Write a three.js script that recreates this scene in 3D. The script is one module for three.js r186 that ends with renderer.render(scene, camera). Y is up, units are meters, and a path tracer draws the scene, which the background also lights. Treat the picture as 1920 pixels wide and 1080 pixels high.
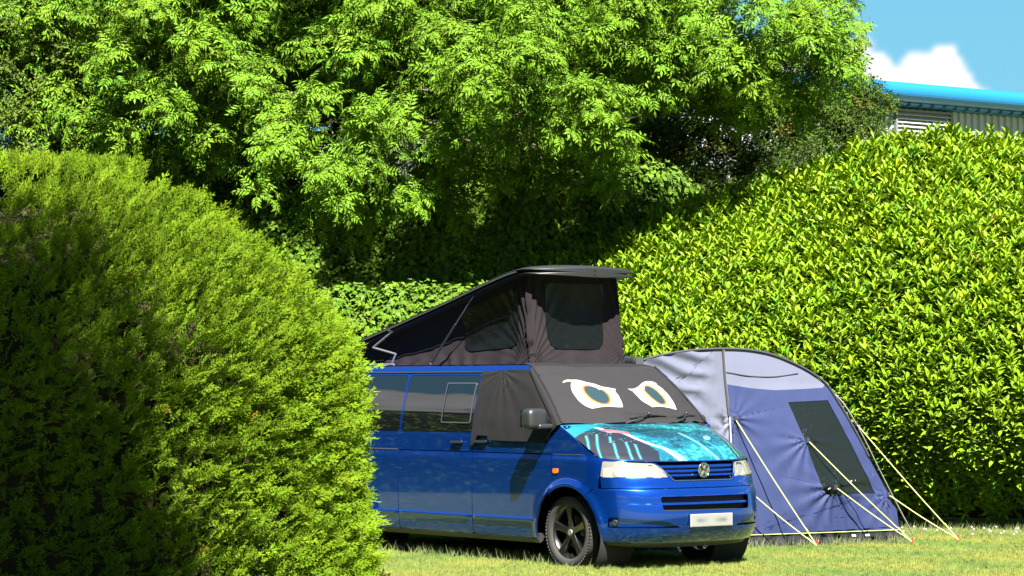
import * as THREE from 'three';
import { mergeGeometries, mergeVertices } from 'three/addons/utils/BufferGeometryUtils.js';
import { TessellateModifier } from 'three/addons/modifiers/TessellateModifier.js';
import { RoundedBoxGeometry } from 'three/addons/geometries/RoundedBoxGeometry.js';
import { ImprovedNoise } from 'three/addons/math/ImprovedNoise.js';

// ---------------------------------------------------------------- camera, sky, sun, exposure
const scene = new THREE.Scene();
const camera = new THREE.PerspectiveCamera(12.642, 16 / 9, 0.3, 900);
camera.position.set(0, 1.663, 0);
camera.rotation.x = 0.03787;
const renderer = new THREE.WebGLRenderer({ antialias: true });
renderer.setSize(1024, 576);
renderer.toneMapping = THREE.LinearToneMapping;
renderer.toneMappingExposure = 7.0;
renderer.shadowMap.enabled = true;

const SUN_AZ = 0.19, SUN_EL = 0.90;          // to the right of straight behind the camera; height above the horizon
const sunDir = new THREE.Vector3(Math.sin(SUN_AZ) * Math.cos(SUN_EL), Math.sin(SUN_EL), Math.cos(SUN_AZ) * Math.cos(SUN_EL));
const sun = new THREE.DirectionalLight(new THREE.Color(1, 0.955, 0.86), 5.0);
sun.position.copy(sunDir).multiplyScalar(60).add(new THREE.Vector3(0, 0, -28));
sun.target.position.set(0, 0, -28);
sun.castShadow = true;
sun.shadow.radius = 1;
sun.shadow.mapSize.set(4096, 4096);
Object.assign(sun.shadow.camera, { left: -22, right: 22, top: 22, bottom: -22, near: 5, far: 140 });
scene.add(sun, sun.target);

function mulberry(seed) {
  return () => {
    seed |= 0; seed = seed + 0x6D2B79F5 | 0;
    let t = Math.imul(seed ^ seed >>> 15, 1 | seed);
    t = t + Math.imul(t ^ t >>> 7, 61 | t) ^ t;
    return ((t ^ t >>> 14) >>> 0) / 4294967296;
  };
}
const rnd = mulberry(7);
const rr = (a, b) => a + (b - a) * rnd();
const perlin = new ImprovedNoise();
const noise = (x, y, z = 0) => perlin.noise(x, y, z);
const fbm = (x, y, z = 0, o = 4) => { let s = 0, a = 0.5; for (let i = 0; i < o; i++) { s += a * noise(x, y, z + i * 7.3); x *= 2.03; y *= 2.03; z *= 2.03; a *= 0.5; } return s; };
const clamp = (x, a = 0, b = 1) => Math.min(b, Math.max(a, x));
const lerp = (a, b, t) => a + (b - a) * t;
const smooth = (a, b, x) => { const t = clamp((x - a) / (b - a)); return t * t * (3 - 2 * t); };
const V = (x, y, z) => new THREE.Vector3(x, y, z);

{ // the sky: air and fair-weather cumulus all round
  const W = 3072, H = 1536, data = new Float32Array(W * H * 4);
  const R = mulberry(31), clouds = [];
  const deg = Math.PI / 180;
  // each cloud: [azimuth, elevation, radius] puffs in degrees, azimuth from straight ahead to the right
  const puffs = [];
  for (const [a, e, r] of [[4.6, 5.9, 1.0], [6.2, 6.1, 1.05], [7.0, 6.4, 1.0], [7.7, 6.4, 1.05], [8.3, 6.2, 0.9], [8.8, 6.2, 0.72], [9.2, 6.55, 0.85], [9.35, 6.85, 0.5], [9.7, 6.1, 0.75], [3.2, 5.8, 0.8]]) puffs.push([a, e, r]);
  for (let k = 0; k < 30; k++) {
    const a0 = 24 + k * 10.9 + R() * 5, e0 = 4 + R() * 13, n = 5 + R() * 7 | 0, s = 1 + R() * 1.4;
    for (let i = 0; i < n; i++) puffs.push([a0 + (i - n / 2) * s * 0.9 + R() * s, e0 + R() * s * 1.2 * (1 - Math.abs(i - n / 2) / n), s * (0.8 + R() * 0.7)]);
  }
  const zen = [0.0155, 0.045, 0.102], hor = [0.0375, 0.107, 0.136], low = [0.065, 0.119, 0.14];
  for (let j = 0; j < H; j++) {
    const el = ((j + 0.5) / H - 0.5) * 180, t = Math.pow(clamp(el / 75), 0.55), u = Math.exp(-Math.max(0, el) / 3.2);
    const c = el <= 0 ? [0.033, 0.043, 0.02] : [0, 1, 2].map((k) => lerp(lerp(hor[k], zen[k], t), low[k], u * 0.6));
    for (let i = 0; i < W; i++) { const o = (j * W + i) * 4; data[o] = c[0]; data[o + 1] = c[1]; data[o + 2] = c[2]; data[o + 3] = 1; }
  }
  // puffs blended in
  const dens = new Float32Array(W * H);
  for (const [a, e, r] of puffs) {
    const m = r * 1.6, ce = Math.cos(e * deg);
    const j0 = Math.floor(((e - m) / 180 + 0.5) * H), j1 = Math.ceil(((e + m) / 180 + 0.5) * H);
    for (let j = Math.max(H / 2, j0); j <= j1; j++) {
      const el = ((j + 0.5) / H - 0.5) * 180;
      const c0 = ((a - 90 - m / ce) / 360 + 0.5) * W, c1 = ((a - 90 + m / ce) / 360 + 0.5) * W;
      for (let q = Math.floor(c0); q <= c1; q++) {
        const az = ((q + 0.5) / W - 0.5) * 360 + 90, i = ((q % W) + W) % W;
        const d = Math.hypot((az - a) * ce, (el - e) * (el < e ? 1.7 : 1)) / r;
        const f = 1 - d + 0.6 * fbm(az * 1.5 + 11, el * 1.5, 3.1, 5);
        if (f > dens[j * W + i]) dens[j * W + i] = f;
      }
    }
  }
  for (let p = 0; p < W * H; p++) if (dens[p] > 0) {
    const k = smooth(0.02, 0.11, dens[p]), b = 0.16 + 0.05 * clamp(dens[p]);
    data[p * 4] = lerp(data[p * 4], b, k); data[p * 4 + 1] = lerp(data[p * 4 + 1], b * 0.995, k); data[p * 4 + 2] = lerp(data[p * 4 + 2], b * 0.99, k);
  }
  const tex = new THREE.DataTexture(data, W, H, THREE.RGBAFormat, THREE.FloatType);
  tex.mapping = THREE.EquirectangularReflectionMapping;
  tex.magFilter = THREE.LinearFilter; tex.minFilter = THREE.LinearFilter; tex.wrapS = THREE.RepeatWrapping;
  tex.needsUpdate = true;
  scene.background = tex;
  scene.environment = tex;
}

// ---------------------------------------------------------------- helpers
const names = {};
function numbered(name) { const n = names[name] = (names[name] ?? -1) + 1; return n ? `${name}_${String(n).padStart(3, '0')}` : name; }
function finish(m) { m.castShadow = true; m.receiveShadow = true; return m; }
function tag(o, label, category, group, kind) { if (label) o.userData.label = label; if (category) o.userData.category = category; if (group) o.userData.group = group; if (kind) o.userData.kind = kind; return o; }
function thing(name, label, category, pos = [0, 0, 0], turn = 0, group) {
  const o = new THREE.Group(); o.name = numbered(name); o.position.set(...pos); o.rotation.y = turn; scene.add(o);
  return tag(o, label, category, group);
}
function part(parent, name, geo, mat, label) {
  const m = finish(new THREE.Mesh(geo, mat)); m.name = name; if (label) m.userData.label = label; parent.add(m); return m;
}
function structure(name, geo, mat, label) {
  const m = finish(new THREE.Mesh(geo, mat)); m.name = name; m.userData.kind = 'structure'; if (label) m.userData.label = label; scene.add(m); return m;
}
const lin = (r, g, b) => new THREE.Color().setRGB(r, g, b);
const std = (color, roughness = 0.8, more = {}) => new THREE.MeshStandardMaterial({ color, roughness, metalness: 0, side: THREE.DoubleSide, ...more });
const phys = (color, roughness = 0.5, more = {}) => new THREE.MeshPhysicalMaterial({ color, roughness, metalness: 0, side: THREE.DoubleSide, ...more });
const flat = (g) => { const n = g.index ? g.toNonIndexed() : g; for (const k of Object.keys(n.attributes)) if (!['position', 'normal', 'uv'].includes(k)) n.deleteAttribute(k); return n; };
const merge = (list) => mergeGeometries(list.map((g) => { const f = flat(g); if (!f.attributes.uv) f.setAttribute('uv', new THREE.BufferAttribute(new Float32Array(f.attributes.position.count * 2), 2)); return f; }));
const rbox = (w, h, d, r, x = 0, y = 0, z = 0, seg = 2) => new RoundedBoxGeometry(w, h, d, seg, r).translate(x, y, z);
const tube = (pts, r, seg = 24, rad = 6, closed = false) => new THREE.TubeGeometry(new THREE.CatmullRomCurve3(pts.map((p) => p.isVector3 ? p : V(...p)), closed), seg, r, rad, closed);
const bar = (a, b, r, rad = 6) => { a = a.isVector3 ? a : V(...a); b = b.isVector3 ? b : V(...b); const g = new THREE.CylinderGeometry(r, r, a.distanceTo(b), rad); g.applyQuaternion(new THREE.Quaternion().setFromUnitVectors(V(0, 1, 0), b.clone().sub(a).normalize())); const m = a.clone().add(b).multiplyScalar(0.5); return g.translate(m.x, m.y, m.z); };

function dataTex(size, fn, srgb = false, rep = 1) {
  const d = new Uint8Array(size * size * 4);
  for (let j = 0; j < size; j++) for (let i = 0; i < size; i++) { const c = fn(i / size, j / size, i, j), o = (j * size + i) * 4; if (typeof c === 'number') d[o] = d[o + 1] = d[o + 2] = clamp(c) * 255; else { d[o] = clamp(c[0]) * 255; d[o + 1] = clamp(c[1]) * 255; d[o + 2] = clamp(c[2]) * 255; } d[o + 3] = 255; }
  const t = new THREE.DataTexture(d, size, size); t.magFilter = THREE.LinearFilter; t.minFilter = THREE.LinearMipmapLinearFilter; t.generateMipmaps = true;
  t.wrapS = t.wrapT = THREE.RepeatWrapping; t.repeat.set(rep, rep); if (srgb) t.colorSpace = THREE.SRGBColorSpace; t.needsUpdate = true; return t;
}
const tnoise = (u, v, f, z = 0) => { // tiling noise
  const a = u * 2 * Math.PI, b = v * 2 * Math.PI, r = f / (2 * Math.PI);
  return perlin.noise(r * Math.cos(a) + 40, r * Math.sin(a) + r * Math.cos(b) + 17 + z, r * Math.sin(b) + 9);
};
const grainTex = dataTex(256, (u, v) => 0.5 + 0.35 * tnoise(u, v, 14) + 0.25 * tnoise(u, v, 40, 3) + 0.25 * tnoise(u, v, 90, 5));
const weaveR = mulberry(5);
const weaveTex = dataTex(128, (u, v, i, j) => 0.5 + 0.25 * Math.sin(i * Math.PI / 2) * Math.cos(j * Math.PI / 2) + 0.2 * (weaveR() - 0.5));

// a curved sheet over s, t in 0..1
function patch(fn, nu, nv) {
  const pos = [], uv = [], idx = [];
  for (let j = 0; j <= nv; j++) for (let i = 0; i <= nu; i++) { const p = fn(i / nu, j / nv); pos.push(p.x, p.y, p.z); uv.push(i / nu, j / nv); }
  for (let j = 0; j < nv; j++) for (let i = 0; i < nu; i++) { const a = j * (nu + 1) + i, b = a + 1, c = a + nu + 1, d = c + 1; idx.push(a, b, d, a, d, c); }
  const g = new THREE.BufferGeometry();
  g.setAttribute('position', new THREE.Float32BufferAttribute(pos, 3)); g.setAttribute('uv', new THREE.Float32BufferAttribute(uv, 2)); g.setIndex(idx); g.computeVertexNormals();
  return g;
}
// polygon with rounded corners: points [x, y, radius]
function roundPoly(pts, r0 = 0) {
  const out = [];
  for (let i = 0; i < pts.length; i++) {
    const p = pts[i], a = pts[(i + pts.length - 1) % pts.length], b = pts[(i + 1) % pts.length], r = p[2] ?? r0;
    if (r <= 0) { out.push([p[0], p[1]]); continue; }
    const da = Math.hypot(a[0] - p[0], a[1] - p[1]), db = Math.hypot(b[0] - p[0], b[1] - p[1]), k = Math.min(r, da / 2.05, db / 2.05);
    const s = [p[0] + (a[0] - p[0]) * k / da, p[1] + (a[1] - p[1]) * k / da], e = [p[0] + (b[0] - p[0]) * k / db, p[1] + (b[1] - p[1]) * k / db];
    const n = 6; for (let q = 0; q <= n; q++) { const t = q / n; out.push([(1 - t) ** 2 * s[0] + 2 * t * (1 - t) * p[0] + t * t * e[0], (1 - t) ** 2 * s[1] + 2 * t * (1 - t) * p[1] + t * t * e[1]]); }
  }
  return out;
}
function densify(pts, most) { const out = []; pts.forEach((p, i) => { const q = pts[(i + 1) % pts.length], n = Math.max(1, Math.ceil(Math.hypot(q[0] - p[0], q[1] - p[1]) / most)); for (let k = 0; k < n; k++) out.push([lerp(p[0], q[0], k / n), lerp(p[1], q[1], k / n)]); }); return out; }
function surfNormal(surf, u, v) { const e = 0.004, a = surf(u + e, v).sub(surf(u - e, v)), b = surf(u, v + e).sub(surf(u, v - e)); return a.cross(b).normalize(); }
// a sheet-metal panel: a polygon (with holes) of a curved surface surf(u, v), lifted by off, its rims folded inwards by thick
function panel(surf, outer, holes = [], { off = 0, thick = 0.014, edge = 0.06, fold = 0.004, uvScale = 1 } = {}) {
  outer = densify(outer, edge * 1.5); holes = holes.map((h) => densify(h, edge * 1.5));
  if (THREE.ShapeUtils.area(outer.map((p) => new THREE.Vector2(...p))) < 0) outer.reverse();
  const shape = new THREE.Shape(outer.map((p) => new THREE.Vector2(...p)));
  for (const h of holes) shape.holes.push(new THREE.Path(h.map((p) => new THREE.Vector2(...p))));
  let g = new THREE.ShapeGeometry(shape); g = new TessellateModifier(edge, 9).modify(g.toNonIndexed());
  const P = g.attributes.position, n = P.count, pos = [], nor = [], uv = [];
  for (let i = 0; i < n; i++) { const u = P.getX(i), v = P.getY(i), p = surf(u, v), k = surfNormal(surf, u, v); p.addScaledVector(k, off); pos.push(p.x, p.y, p.z); nor.push(k.x, k.y, k.z); uv.push(u * uvScale, v * uvScale); }
  const rim = (pts, hole) => {
    const ccw = THREE.ShapeUtils.area(pts.map((p) => new THREE.Vector2(...p))) > 0;
    for (let i = 0; i < pts.length; i++) {
      const a = pts[i], b = pts[(i + 1) % pts.length];
      const pa = surf(...a), pb = surf(...b), na = surfNormal(surf, ...a), nb = surfNormal(surf, ...b);
      pa.addScaledVector(na, off); pb.addScaledVector(nb, off);
      const qa = pa.clone().addScaledVector(na, -thick), qb = pb.clone().addScaledVector(nb, -thick);
      const out = pb.clone().sub(pa).cross(na).normalize(); if (!ccw) out.negate(); if (hole) out.negate();
      for (const p of [pa, qa, qb, pa, qb, pb]) { pos.push(p.x, p.y, p.z); nor.push(out.x, out.y, out.z); uv.push(0, 0); }
    }
  };
  if (thick > 0) { rim(outer, false); for (const h of holes) rim(h, true); }
  const o = new THREE.BufferGeometry();
  o.setAttribute('position', new THREE.Float32BufferAttribute(pos, 3)); o.setAttribute('normal', new THREE.Float32BufferAttribute(nor, 3)); o.setAttribute('uv', new THREE.Float32BufferAttribute(uv, 2));
  return o;
}
// smooth curve through [x, y] points
function curve(pts) {
  return (x) => {
    if (x <= pts[0][0]) return pts[0][1]; const n = pts.length; if (x >= pts[n - 1][0]) return pts[n - 1][1];
    let i = 0; while (x > pts[i + 1][0]) i++;
    const [x0, y0] = pts[i], [x1, y1] = pts[i + 1], h = x1 - x0, t = (x - x0) / h;
    const sl = (k) => k <= 0 || k >= n - 1 ? (k <= 0 ? (pts[1][1] - pts[0][1]) / (pts[1][0] - pts[0][0]) : (pts[n - 1][1] - pts[n - 2][1]) / (pts[n - 1][0] - pts[n - 2][0])) : (() => { const a = (pts[k][1] - pts[k - 1][1]) / (pts[k][0] - pts[k - 1][0]), b = (pts[k + 1][1] - pts[k][1]) / (pts[k + 1][0] - pts[k][0]); return a * b <= 0 ? 0 : 2 * a * b / (a + b); })();
    const m0 = sl(i) * h, m1 = sl(i + 1) * h, t2 = t * t, t3 = t2 * t;
    return (2 * t3 - 3 * t2 + 1) * y0 + (t3 - 2 * t2 + t) * m0 + (-2 * t3 + 3 * t2) * y1 + (t3 - t2) * m1;
  };
}

// ---------------------------------------------------------------- the lawn
{
  const t = dataTex(512, (u, v) => {
    const a = 0.5 + 0.5 * tnoise(u, v, 6) + 0.35 * tnoise(u, v, 17, 2), b = tnoise(u, v, 70, 4) + 0.7 * tnoise(u, v, 130, 8), k = clamp(a), d = 0.85 + 0.5 * b;
    return [lerp(0.40, 0.55, k) * d, lerp(0.48, 0.53, k) * d, lerp(0.10, 0.18, k) * d];
  }, true);
  t.repeat.set(60, 60); t.anisotropy = 8;
  const g = new THREE.PlaneGeometry(400, 400, 1, 1).rotateX(-Math.PI / 2); g.translate(0, 0, -60);
  structure('lawn', g, std(lin(0.52, 0.56, 0.48), 0.95, { map: t, bumpMap: grainTex, bumpScale: 0.02 }), 'mown lawn, sunny and dry at the tips');
}
class Tri { // triangle buffer for leaves
  constructor() { this.p = []; this.n = []; }
  tri(a, b, c, n) { for (const q of [a, b, c]) this.p.push(q.x, q.y, q.z); n = n ?? b.clone().sub(a).cross(c.clone().sub(a)).normalize(); for (let i = 0; i < 3; i++) this.n.push(n.x, n.y, n.z); }
  // a blade folded along its midrib: dir points from base to tip, up is the face's normal
  leaf(base, dir, up, len, wid, { fold = 0.18, bend = 0.15, at = 0.45, wide = false } = {}) {
    dir = dir.clone().normalize(); const side = dir.clone().cross(up).normalize(), nor = side.clone().cross(dir).normalize();
    const pt = (t, s, h) => base.clone().addScaledVector(dir, len * t).addScaledVector(side, s * wid).addScaledVector(nor, h);
    const drop = (t) => -bend * len * t * t;
    const rows = wide ? [[0.28, 0.44], [0.66, 0.46]] : [[at, 0.5]];
    let pl = pt(0, 0, 0), pc = pl, pr = pl;
    for (const [t, w] of rows) {
      const l = pt(t, -w, drop(t) + fold * wid * w), c = pt(t, 0, drop(t)), r = pt(t, w, drop(t) + fold * wid * w);
      if (pl === pc) { this.tri(pc, r, c); this.tri(pc, c, l); } else { this.tri(pc, pr, r); this.tri(pc, r, c); this.tri(pl, pc, c); this.tri(pl, c, l); }
      pl = l; pc = c; pr = r;
    }
    const tip = pt(1, 0, drop(1)); this.tri(pc, pr, tip); this.tri(pl, pc, tip);
  }
  stem(a, b, r) { const d = b.clone().sub(a).normalize(), s = d.clone().cross(Math.abs(d.y) > 0.9 ? V(1, 0, 0) : V(0, 1, 0)).normalize().multiplyScalar(r), q = d.clone().cross(s); for (const w of [s, q]) { const n = d.clone().cross(w).normalize(); this.tri(a.clone().add(w), a.clone().sub(w), b.clone().sub(w), n); this.tri(a.clone().add(w), b.clone().sub(w), b.clone().add(w), n); } }
  build() { const g = new THREE.BufferGeometry(); g.setAttribute('position', new THREE.Float32BufferAttribute(this.p, 3)); g.setAttribute('normal', new THREE.Float32BufferAttribute(this.n, 3)); return g; }
}
const q_ = new THREE.Quaternion(), m_ = new THREE.Matrix4();
// matrix that turns y to dir and spins about it
function pose(p, dir, spin, s) { q_.setFromUnitVectors(V(0, 1, 0), dir); const q2 = new THREE.Quaternion().setFromAxisAngle(V(0, 1, 0), spin); return new THREE.Matrix4().compose(p, q_.clone().multiply(q2), V(s, s, s)); }
function instanced(parent, name, geo, mat, mats, tints, stuff = true) {
  const m = new THREE.InstancedMesh(geo, mat, mats.length); mats.forEach((k, i) => m.setMatrixAt(i, k));
  if (tints) tints.forEach((c, i) => m.setColorAt(i, c));
  m.name = name; finish(m); if (stuff) m.userData.kind = 'stuff'; parent.add(m); return m;
}
{ // grass blades over the part of the lawn that the camera can see
  const R = mulberry(99), mk = (n, h) => { const t = new Tri(); for (let i = 0; i < n; i++) { const a = R() * 6.283, r = 0.03 * Math.sqrt(R()), b = V(r * Math.cos(a), 0, r * Math.sin(a)), l = R() * 6.283, d = V(0.45 * Math.cos(l), 1, 0.45 * Math.sin(l)).normalize(); t.leaf(b, d, V(Math.sin(l + R()), 0.2, Math.cos(l)), h * (0.6 + 0.7 * R()), 0.006, { fold: 0.1, bend: 0.35, at: 0.35 }); } return t.build(); };
  const geos = [mk(13, 0.045), mk(12, 0.05), mk(9, 0.06)], mat = phys(lin(0.104, 0.128, 0.007), 1, { transmission: 0.2 });
  const sets = geos.map(() => []), tints = geos.map(() => []);
  for (let k = 0; k < 60000; k++) {
    const d = 22.2 + 10.5 * R(), x = lerp(-2.6, 6.6, R()) * d / 27, i = R() < 0.45 ? 0 : R() < 0.8 ? 1 : 2;
    const dry = clamp(0.45 + 1.9 * fbm(x * 0.9, d * 0.9, 2, 4) + 0.25 * (R() - 0.5)), s = 0.6 + 0.4 * R() + 0.2 * fbm(x * 2, d * 2, 9, 2);
    sets[i].push(pose(V(x, -0.002, -d), V(0, 1, 0), R() * 6.283, s));
    tints[i].push(lin(lerp(0.62, 1.25, dry), lerp(0.88, 1.08, dry), lerp(0.7, 1.5, dry)).multiplyScalar(0.85 + 0.3 * R()));
  }
  const g = new THREE.Group(); g.name = 'grass'; tag(g, 'short sunlit lawn grass in front of the van and tent', 'grass', null, 'stuff'); scene.add(g);
  geos.forEach((geo, i) => instanced(g, 'grass_blades', geo, mat, sets[i], tints[i]));
  // taller uncut stalks along the wheels, the tent and the hedge foot
  const tall = mk(4, 0.11), tm = []; 
  for (let k = 0; k < 900; k++) { const q = R(); let x, d; if (q < 0.45) { const s = R(); x = lerp(-1.3, 0.75, s) + (R() - 0.5) * 0.15; d = lerp(26.3, 23.75, s) + (R() - 0.5) * 0.25; } else if (q < 0.6) { const s = R(); x = lerp(2.3, 4.2, s); d = lerp(26.5, 27.55, s) + (R() - 0.5) * 0.2; } else { x = lerp(4.1, 7, R()); d = 28.7 + R() * 1.2; } tm.push(pose(V(x, 0, -d), V(0, 1, 0), R() * 6.28, 0.7 + 0.6 * R())); }
  instanced(g, 'grass_stalks', tall, phys(lin(0.08778, 0.1129, 0.02508), 1, { transmission: 0.25 }), tm);
  // white clover heads near the hedge foot
  const fm = [], fg = new THREE.SphereGeometry(0.011, 6, 5); for (let k = 0; k < 46; k++) { const x = 4.2 + R() * 2.4, d = 27.6 + R() * 1.6; fm.push(new THREE.Matrix4().makeTranslation(x, 0.07 + 0.05 * R(), -d)); }
  const fl = instanced(g, 'clover_flowers', fg, std(lin(0.3135, 0.301, 0.2884), 0.9), fm);
}

// ---------------------------------------------------------------- leaves
const leafMat = (c, gloss, through = 0.3, cr = 0.35) => phys(c, 1, { transmission: through, clearcoat: gloss * 0.5, clearcoatRoughness: cr, specularIntensity: 0.25 });
const M = {
  bark: std(lin(0.0627, 0.0533, 0.04075), 0.95, { bumpMap: grainTex, bumpScale: 0.02 }),
  greyBark: std(lin(0.1066, 0.09718, 0.08151), 0.95, { bumpMap: grainTex, bumpScale: 0.02 }),
  ash: leafMat(lin(0.066, 0.132, 0.004), 0.16, 0.12),
  olive: leafMat(lin(0.056, 0.092, 0.006), 0.2, 0.22),
  dusk: leafMat(lin(0.032, 0.062, 0.003), 0.15, 0.2),
  ivy: leafMat(lin(0.050, 0.100, 0.003), 0.2, 0.18, 0.4),
  laurel: leafMat(lin(0.112, 0.190, 0.001), 0.2, 0.24, 0.36),
  conifer: leafMat(lin(0.081, 0.138, 0.002), 0.03, 0.12, 0.5),
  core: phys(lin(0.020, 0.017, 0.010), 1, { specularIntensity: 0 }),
};
const LR = mulberry(1234), lr = (a, b) => a + (b - a) * LR();
function ashSpray() { // a twig end: compound leaves of paired leaflets, arching outwards
  const t = new Tri(), n = 6;
  for (let k = 0; k < n; k++) {
    const a = k / n * 6.283 + lr(-0.4, 0.4), out = V(Math.cos(a), 0, Math.sin(a)), len = lr(0.20, 0.29), rise = lr(0.5, 1.2), droop = lr(0.35, 0.85);
    const at = (s) => V(0, 0.02, 0).addScaledVector(out, len * s * 0.95).add(V(0, len * (rise * s - droop * s * s), 0));
    const side = V(-out.z, 0, out.x);
    t.stem(at(0), at(0.55), 0.0025); t.stem(at(0.55), at(0.97), 0.002);
    for (let i = 0; i < 5; i++) {
      const s = 0.32 + 0.155 * i, p = at(s), d = at(s + 0.05).sub(at(s - 0.05)).normalize(), up = side.clone().cross(d).normalize(); if (up.y < 0) up.negate();
      if (i === 4) { t.leaf(p, d, up, 0.085, 0.03, { bend: 0.3 }); break; }
      for (const sg of [-1, 1]) t.leaf(p, side.clone().multiplyScalar(sg).addScaledVector(d, 0.75).add(V(0, lr(-0.25, 0.05), 0)), up, lr(0.075, 0.095), lr(0.024, 0.031), { bend: lr(0.1, 0.35), fold: lr(0.1, 0.4) });
    }
  }
  return t.build();
}
function twigSpray(n, len, leafLen, leafWid, spread = 0.9, droop = 0.1) { // small simple leaves along a few thin twigs
  const t = new Tri();
  for (let k = 0; k < 4; k++) {
    const a = k * 1.57 + lr(-0.5, 0.5), d = V(Math.cos(a) * spread, lr(0.5, 1), Math.sin(a) * spread).normalize(), L = len * lr(0.7, 1.1);
    t.stem(V(0, 0, 0), d.clone().multiplyScalar(L), 0.003);
    for (let i = 0; i < n; i++) { const s = (i + 1) / n, b = lr(0, 6.28), q = V(Math.cos(b), lr(-0.1, 0.7), Math.sin(b)).addScaledVector(d, 0.6).normalize(); t.leaf(d.clone().multiplyScalar(L * s).add(V(0, -droop * s * s * L, 0)), q, V(lr(-0.6, 0.6), 1, lr(-0.6, 0.6)).normalize(), leafLen * lr(0.75, 1.2), leafWid * lr(0.8, 1.2), { bend: lr(0, 0.3), fold: lr(0, 0.35) }); }
  }
  return t.build();
}
function laurelShoot() { // upright shoot with broad, long leaves set round it
  const t = new Tri(), n = 9, L = 0.17;
  t.stem(V(0, -0.04, 0), V(0, L, 0), 0.004);
  for (let i = 0; i < n; i++) {
    const s = i / (n - 1), a = i * 2.4 + lr(-0.3, 0.3), lift = lerp(0.45, 1.9, s) + lr(-0.15, 0.15), d = V(Math.cos(a), lift, Math.sin(a)).normalize();
    const up = V(-Math.cos(a) * lift, 1, -Math.sin(a) * lift).normalize();
    t.leaf(V(0, L * s * 0.95, 0), d, up, lerp(0.13, 0.085, s) * lr(0.85, 1.15), lerp(0.041, 0.028, s) * lr(0.85, 1.1), { wide: true, bend: lr(0.05, 0.28), fold: lr(0.15, 0.45) });
  }
  return t.build();
}
function ivySpray() {
  const t = new Tri();
  for (let i = 0; i < 12; i++) {
    const a = lr(0, 6.28), r = 0.1 * Math.sqrt(LR()), p = V(r * Math.cos(a), lr(-0.03, 0.07), r * Math.sin(a)), d = V(Math.cos(a) + lr(-0.5, 0.5), lr(-0.5, 0.1), Math.sin(a) + lr(-0.5, 0.5)).normalize();
    t.leaf(p, d, V(lr(-0.5, 0.5), 1, lr(-0.5, 0.5)), lr(0.06, 0.085), lr(0.045, 0.06), { at: 0.3, bend: lr(0.1, 0.4), fold: lr(0, 0.3) });
  }
  t.stem(V(0, -0.08, 0), V(0, 0.04, 0), 0.004);
  return t.build();
}
function coniferSpray() { // flat feathery frond, side branchlets in one plane
  const t = new Tri(), L = 0.15, up = V(0, 0, 1);
  const blade = (p, d, l, w) => t.leaf(p, d, up, l, w, { fold: 0.6, bend: 0.05, at: 0.3 });
  for (let i = 0; i < 9; i++) {
    const s = i / 8, p = V(Math.sin(s * 2.2) * 0.012, L * s * 0.85, 0.02 * s * s), sg = i % 2 ? 1 : -1, l = lerp(0.062, 0.03, s) * lr(0.8, 1.2);
    const d = V(sg * lr(0.5, 0.85), 0.8, lr(-0.25, 0.25)).normalize();
    blade(p, d, l, 0.0085);
    for (let k = 1; k < 4; k++) for (const h of [-1, 1]) blade(p.clone().addScaledVector(d, l * k * 0.22), V(d.x - h * 0.75 * d.y, d.y + h * 0.75 * d.x, lr(-0.3, 0.3)).normalize(), l * 0.4 * lr(0.7, 1.1), 0.0065);
  }
  blade(V(0.01, L * 0.8, 0.015), V(0, 1, 0.1).normalize(), 0.05, 0.008);
  t.stem(V(0, -0.03, 0), V(0.008, L * 0.8, 0.01), 0.002);
  return t.build();
}
const G = { ash: [ashSpray(), ashSpray(), ashSpray()], laurel: [laurelShoot(), laurelShoot(), laurelShoot()], ivy: [ivySpray(), ivySpray()], conifer: [coniferSpray(), coniferSpray(), coniferSpray()], small: [twigSpray(6, 0.2, 0.06, 0.026), twigSpray(6, 0.22, 0.055, 0.028)], tiny: [twigSpray(6, 0.2, 0.05, 0.022), twigSpray(5, 0.18, 0.055, 0.02)] };

const camP = camera.position;
// hang sprays on a plant: the 300 nearest in view as parts of their own, the others as one instanced part per shape
function hang(plant, name, geos, mat, list, singles = 0, eye = camP) {
  const inView = (p) => { const d = -p.z; return d > 1 && Math.abs(p.x) < d * 0.197 && p.y > 1.663 - d * 0.073 && p.y < 1.663 + d * 0.149; };
  list.forEach((e, i) => { e.i = i; e.k = singles && inView(e.p.clone().add(plant.position)) ? e.p.distanceTo(eye) + (e.rank ?? 0) : 1e9; });
  const own = new Set([...list].sort((a, b) => a.k - b.k).slice(0, singles).filter((e) => e.k < 1e9).map((e) => e.i));
  const sets = geos.map(() => []), tints = geos.map(() => []);
  for (const e of list) {
    const g = e.i % geos.length, m = pose(e.p, e.d, e.spin, e.s);
    if (own.has(e.i)) { const o = part(plant, name, geos[g], mat); o.applyMatrix4(m); } else { sets[g].push(m); tints[g].push(e.c); }
  }
  geos.forEach((g, i) => instanced(plant, 'foliage', g, mat, sets[i], tints[i]));
}
const tint = (R, k, hue = 0.12) => { const b = 1 + k * (R() - 0.5) * 2, h = (R() - 0.5) * 2 * hue; return lin(b * (1 + h), b, b * (1 - h)); };
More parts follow.
